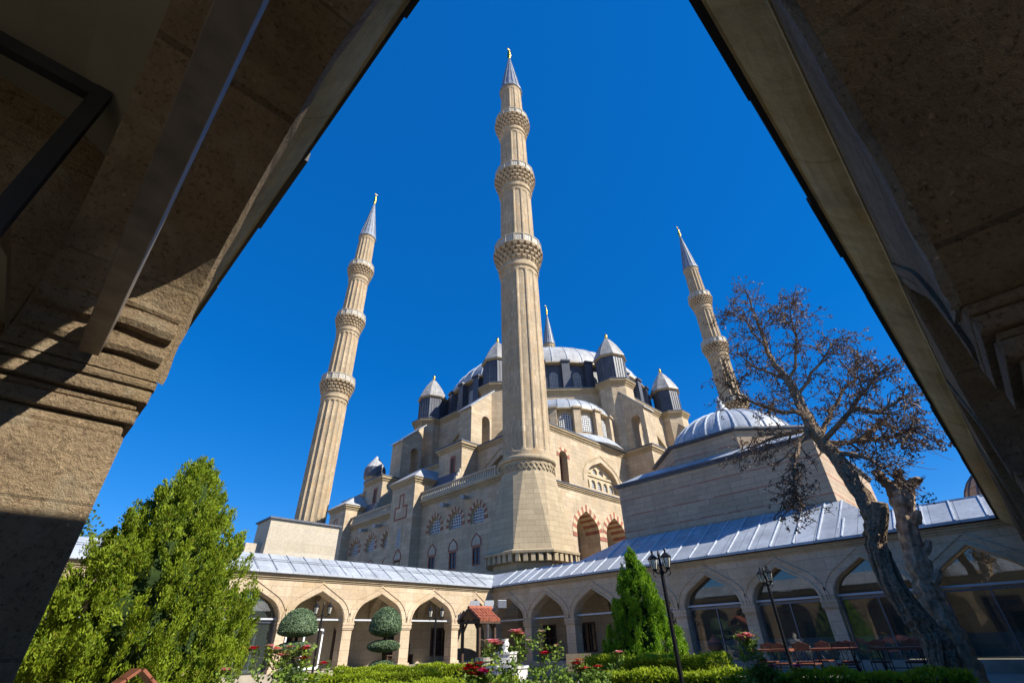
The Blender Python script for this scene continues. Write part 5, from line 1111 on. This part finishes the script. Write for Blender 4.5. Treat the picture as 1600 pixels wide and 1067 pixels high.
dup(t1, (16.75, 3.1, TZ), radians(92), 'wooden cafe table nearest the dead tree'); dup(t1, (16.5, 6.1, TZ), radians(95), 'wooden cafe table farthest from the dead tree, behind the slim lamp post')
ch1 = make_chair((17.45, 4.42, TZ), radians(-85), 'wooden cafe chair with a sunlit crest behind the middle table')
for (x, y, a, lb) in ((16.1, 5.69, 92, 'wooden cafe chair facing the far table, just right of the slim lamp post'), (17.2, 6.5, -80, 'wooden cafe chair behind the far table, leftmost of the row'),
    (17.15, 5.53, -70, 'wooden cafe chair turned aside between the far and middle tables'), (18.1, 5.3, -95, 'wooden cafe chair standing back against the glazed arch'),
    (16.1, 4.2, 100, 'wooden cafe chair in front of the middle table, its back to the camera'), (17.55, 3.75, -88, 'wooden cafe chair behind the gap of the middle and near tables'), (17.45, 2.95, -92, 'dark wooden cafe chair behind the table nearest the dead tree'), (16.05, 5.05, 85, 'wooden cafe chair in front, between the far and middle tables')):
    dup(ch1, (x, y, TZ), radians(a), lb)
# ------------------------------------------------------------------ things in the galleries
for (x, lb) in ((16.95, 'dark framed picture on the gallery wall, left of the pair'), (18.55, 'dark framed picture on the gallery wall, right of the pair')):
    root = thing('wall_picture', (x, 27.72, 1.2), lb, 'picture', 'pictures on the gallery wall'); F = faceY(27.79)
    mb = MB(); mb.sheet(F, [(x - .28, .98), (x + .28, .98), (x + .28, 1.62), (x - .28, 1.62)], [[(x - .22, 1.04), (x + .22, 1.04), (x + .22, 1.56), (x - .22, 1.56)]], .06, .01); mb.build('frame', M['darkwood'], root)
    mb = MB(); fbox(mb, F, x - .22, x + .22, 1.04, 1.56, .04, .015); mb.build('print', M['plaster'], root)
bn = thing('bench', (17.8, 27.3, -.75), 'dark wooden bench with a slatted back against the gallery wall', 'bench')
mb = MB(); mb.box(16.9, 18.7, 27.0, 27.45, -.33, -.28); mb.build('seat', M['darkwood'], bn); mb = MB()
for k in range(16): mb.box(16.92 + k * .115, 16.97 + k * .115, 27.46, 27.49, -.27, .15)
mb.box(16.9, 18.7, 27.455, 27.495, .153, .22); mb.build('backrest', M['darkwood'], bn)
for x in (16.95, 18.6):
    mb = MB(); mb.box(x, x + .07, 27.05, 27.44, -.75, -.333); mb.build('leg', M['darkwood'], bn)
ur = thing('brazier', (21.3, 10.0, GZ), 'dark brown lidded brazier standing against the glazed arch', 'brazier')
mb = MB(); mb.lathe((21.3, 10.0, 0), [(.30, -1.4), (.30, -.75), (.34, -.72), (.32, -.6), (.14, -.5), (.14, -.42), (.26, -.36), (.28, -.22), (.22, -.12)], 16); mb.build('bowl', M['darkwood'], ur)
mb = MB(); mb.lathe((21.3, 10.0, 0), [(.24, -.115), (.22, -.08), (.10, .05), (.04, .09), (.05, .13), (.01, .18)], 16); mb.build('lid', M['wood'], ur)
mk = thing('stone_bench', (18.0, 14.4, GZ), 'pale grey garden seat with a pierced lattice back beside the shaded arcade', 'bench')
mb = MB(); mb.obox((18.0, 14.4, -.95), (.25, -.45, 0), (.2, .11, 0), (0, 0, .05)); mb.build('seat', M['trim'], mk); mb = MB(); mb.obox((18.2, 14.52, -.62), (.25, -.45, 0), (.02, .012, 0), (0, 0, .26)); mb.build('backrest', M['trim'], mk)
for s_ in (-1, 1):
    mb = MB(); mb.obox((18.0 + s_ * .22, 14.4 - s_ * .39, -1.2), (.03, -.05, 0), (.18, .1, 0), (0, 0, .197)); mb.build('leg', M['trim'], mk)
wh = thing('wooden_cover', (1.56, 7.85, GZ), 'red-brown pitched wooden cover under the big arborvitae', 'cover')
mb = MB(); mb.box(1.36, 1.76, 7.7, 8.0, GZ, -.40); mb.build('box', M['darkwood'], wh); mb = MB()
for sg in (-1, 1):
    for k in range(3): a = Vector((1.56 + sg * (.02 + .1 * k), 7.85, -.13 - .085 * k)); mb.obox(a + Vector((sg * .05, 0, -.04)), (sg * .055, 0, -.045), (0, .22, 0), (.008 * sg, 0, .012))
mb.build('roof_boards', M['wood'], wh)
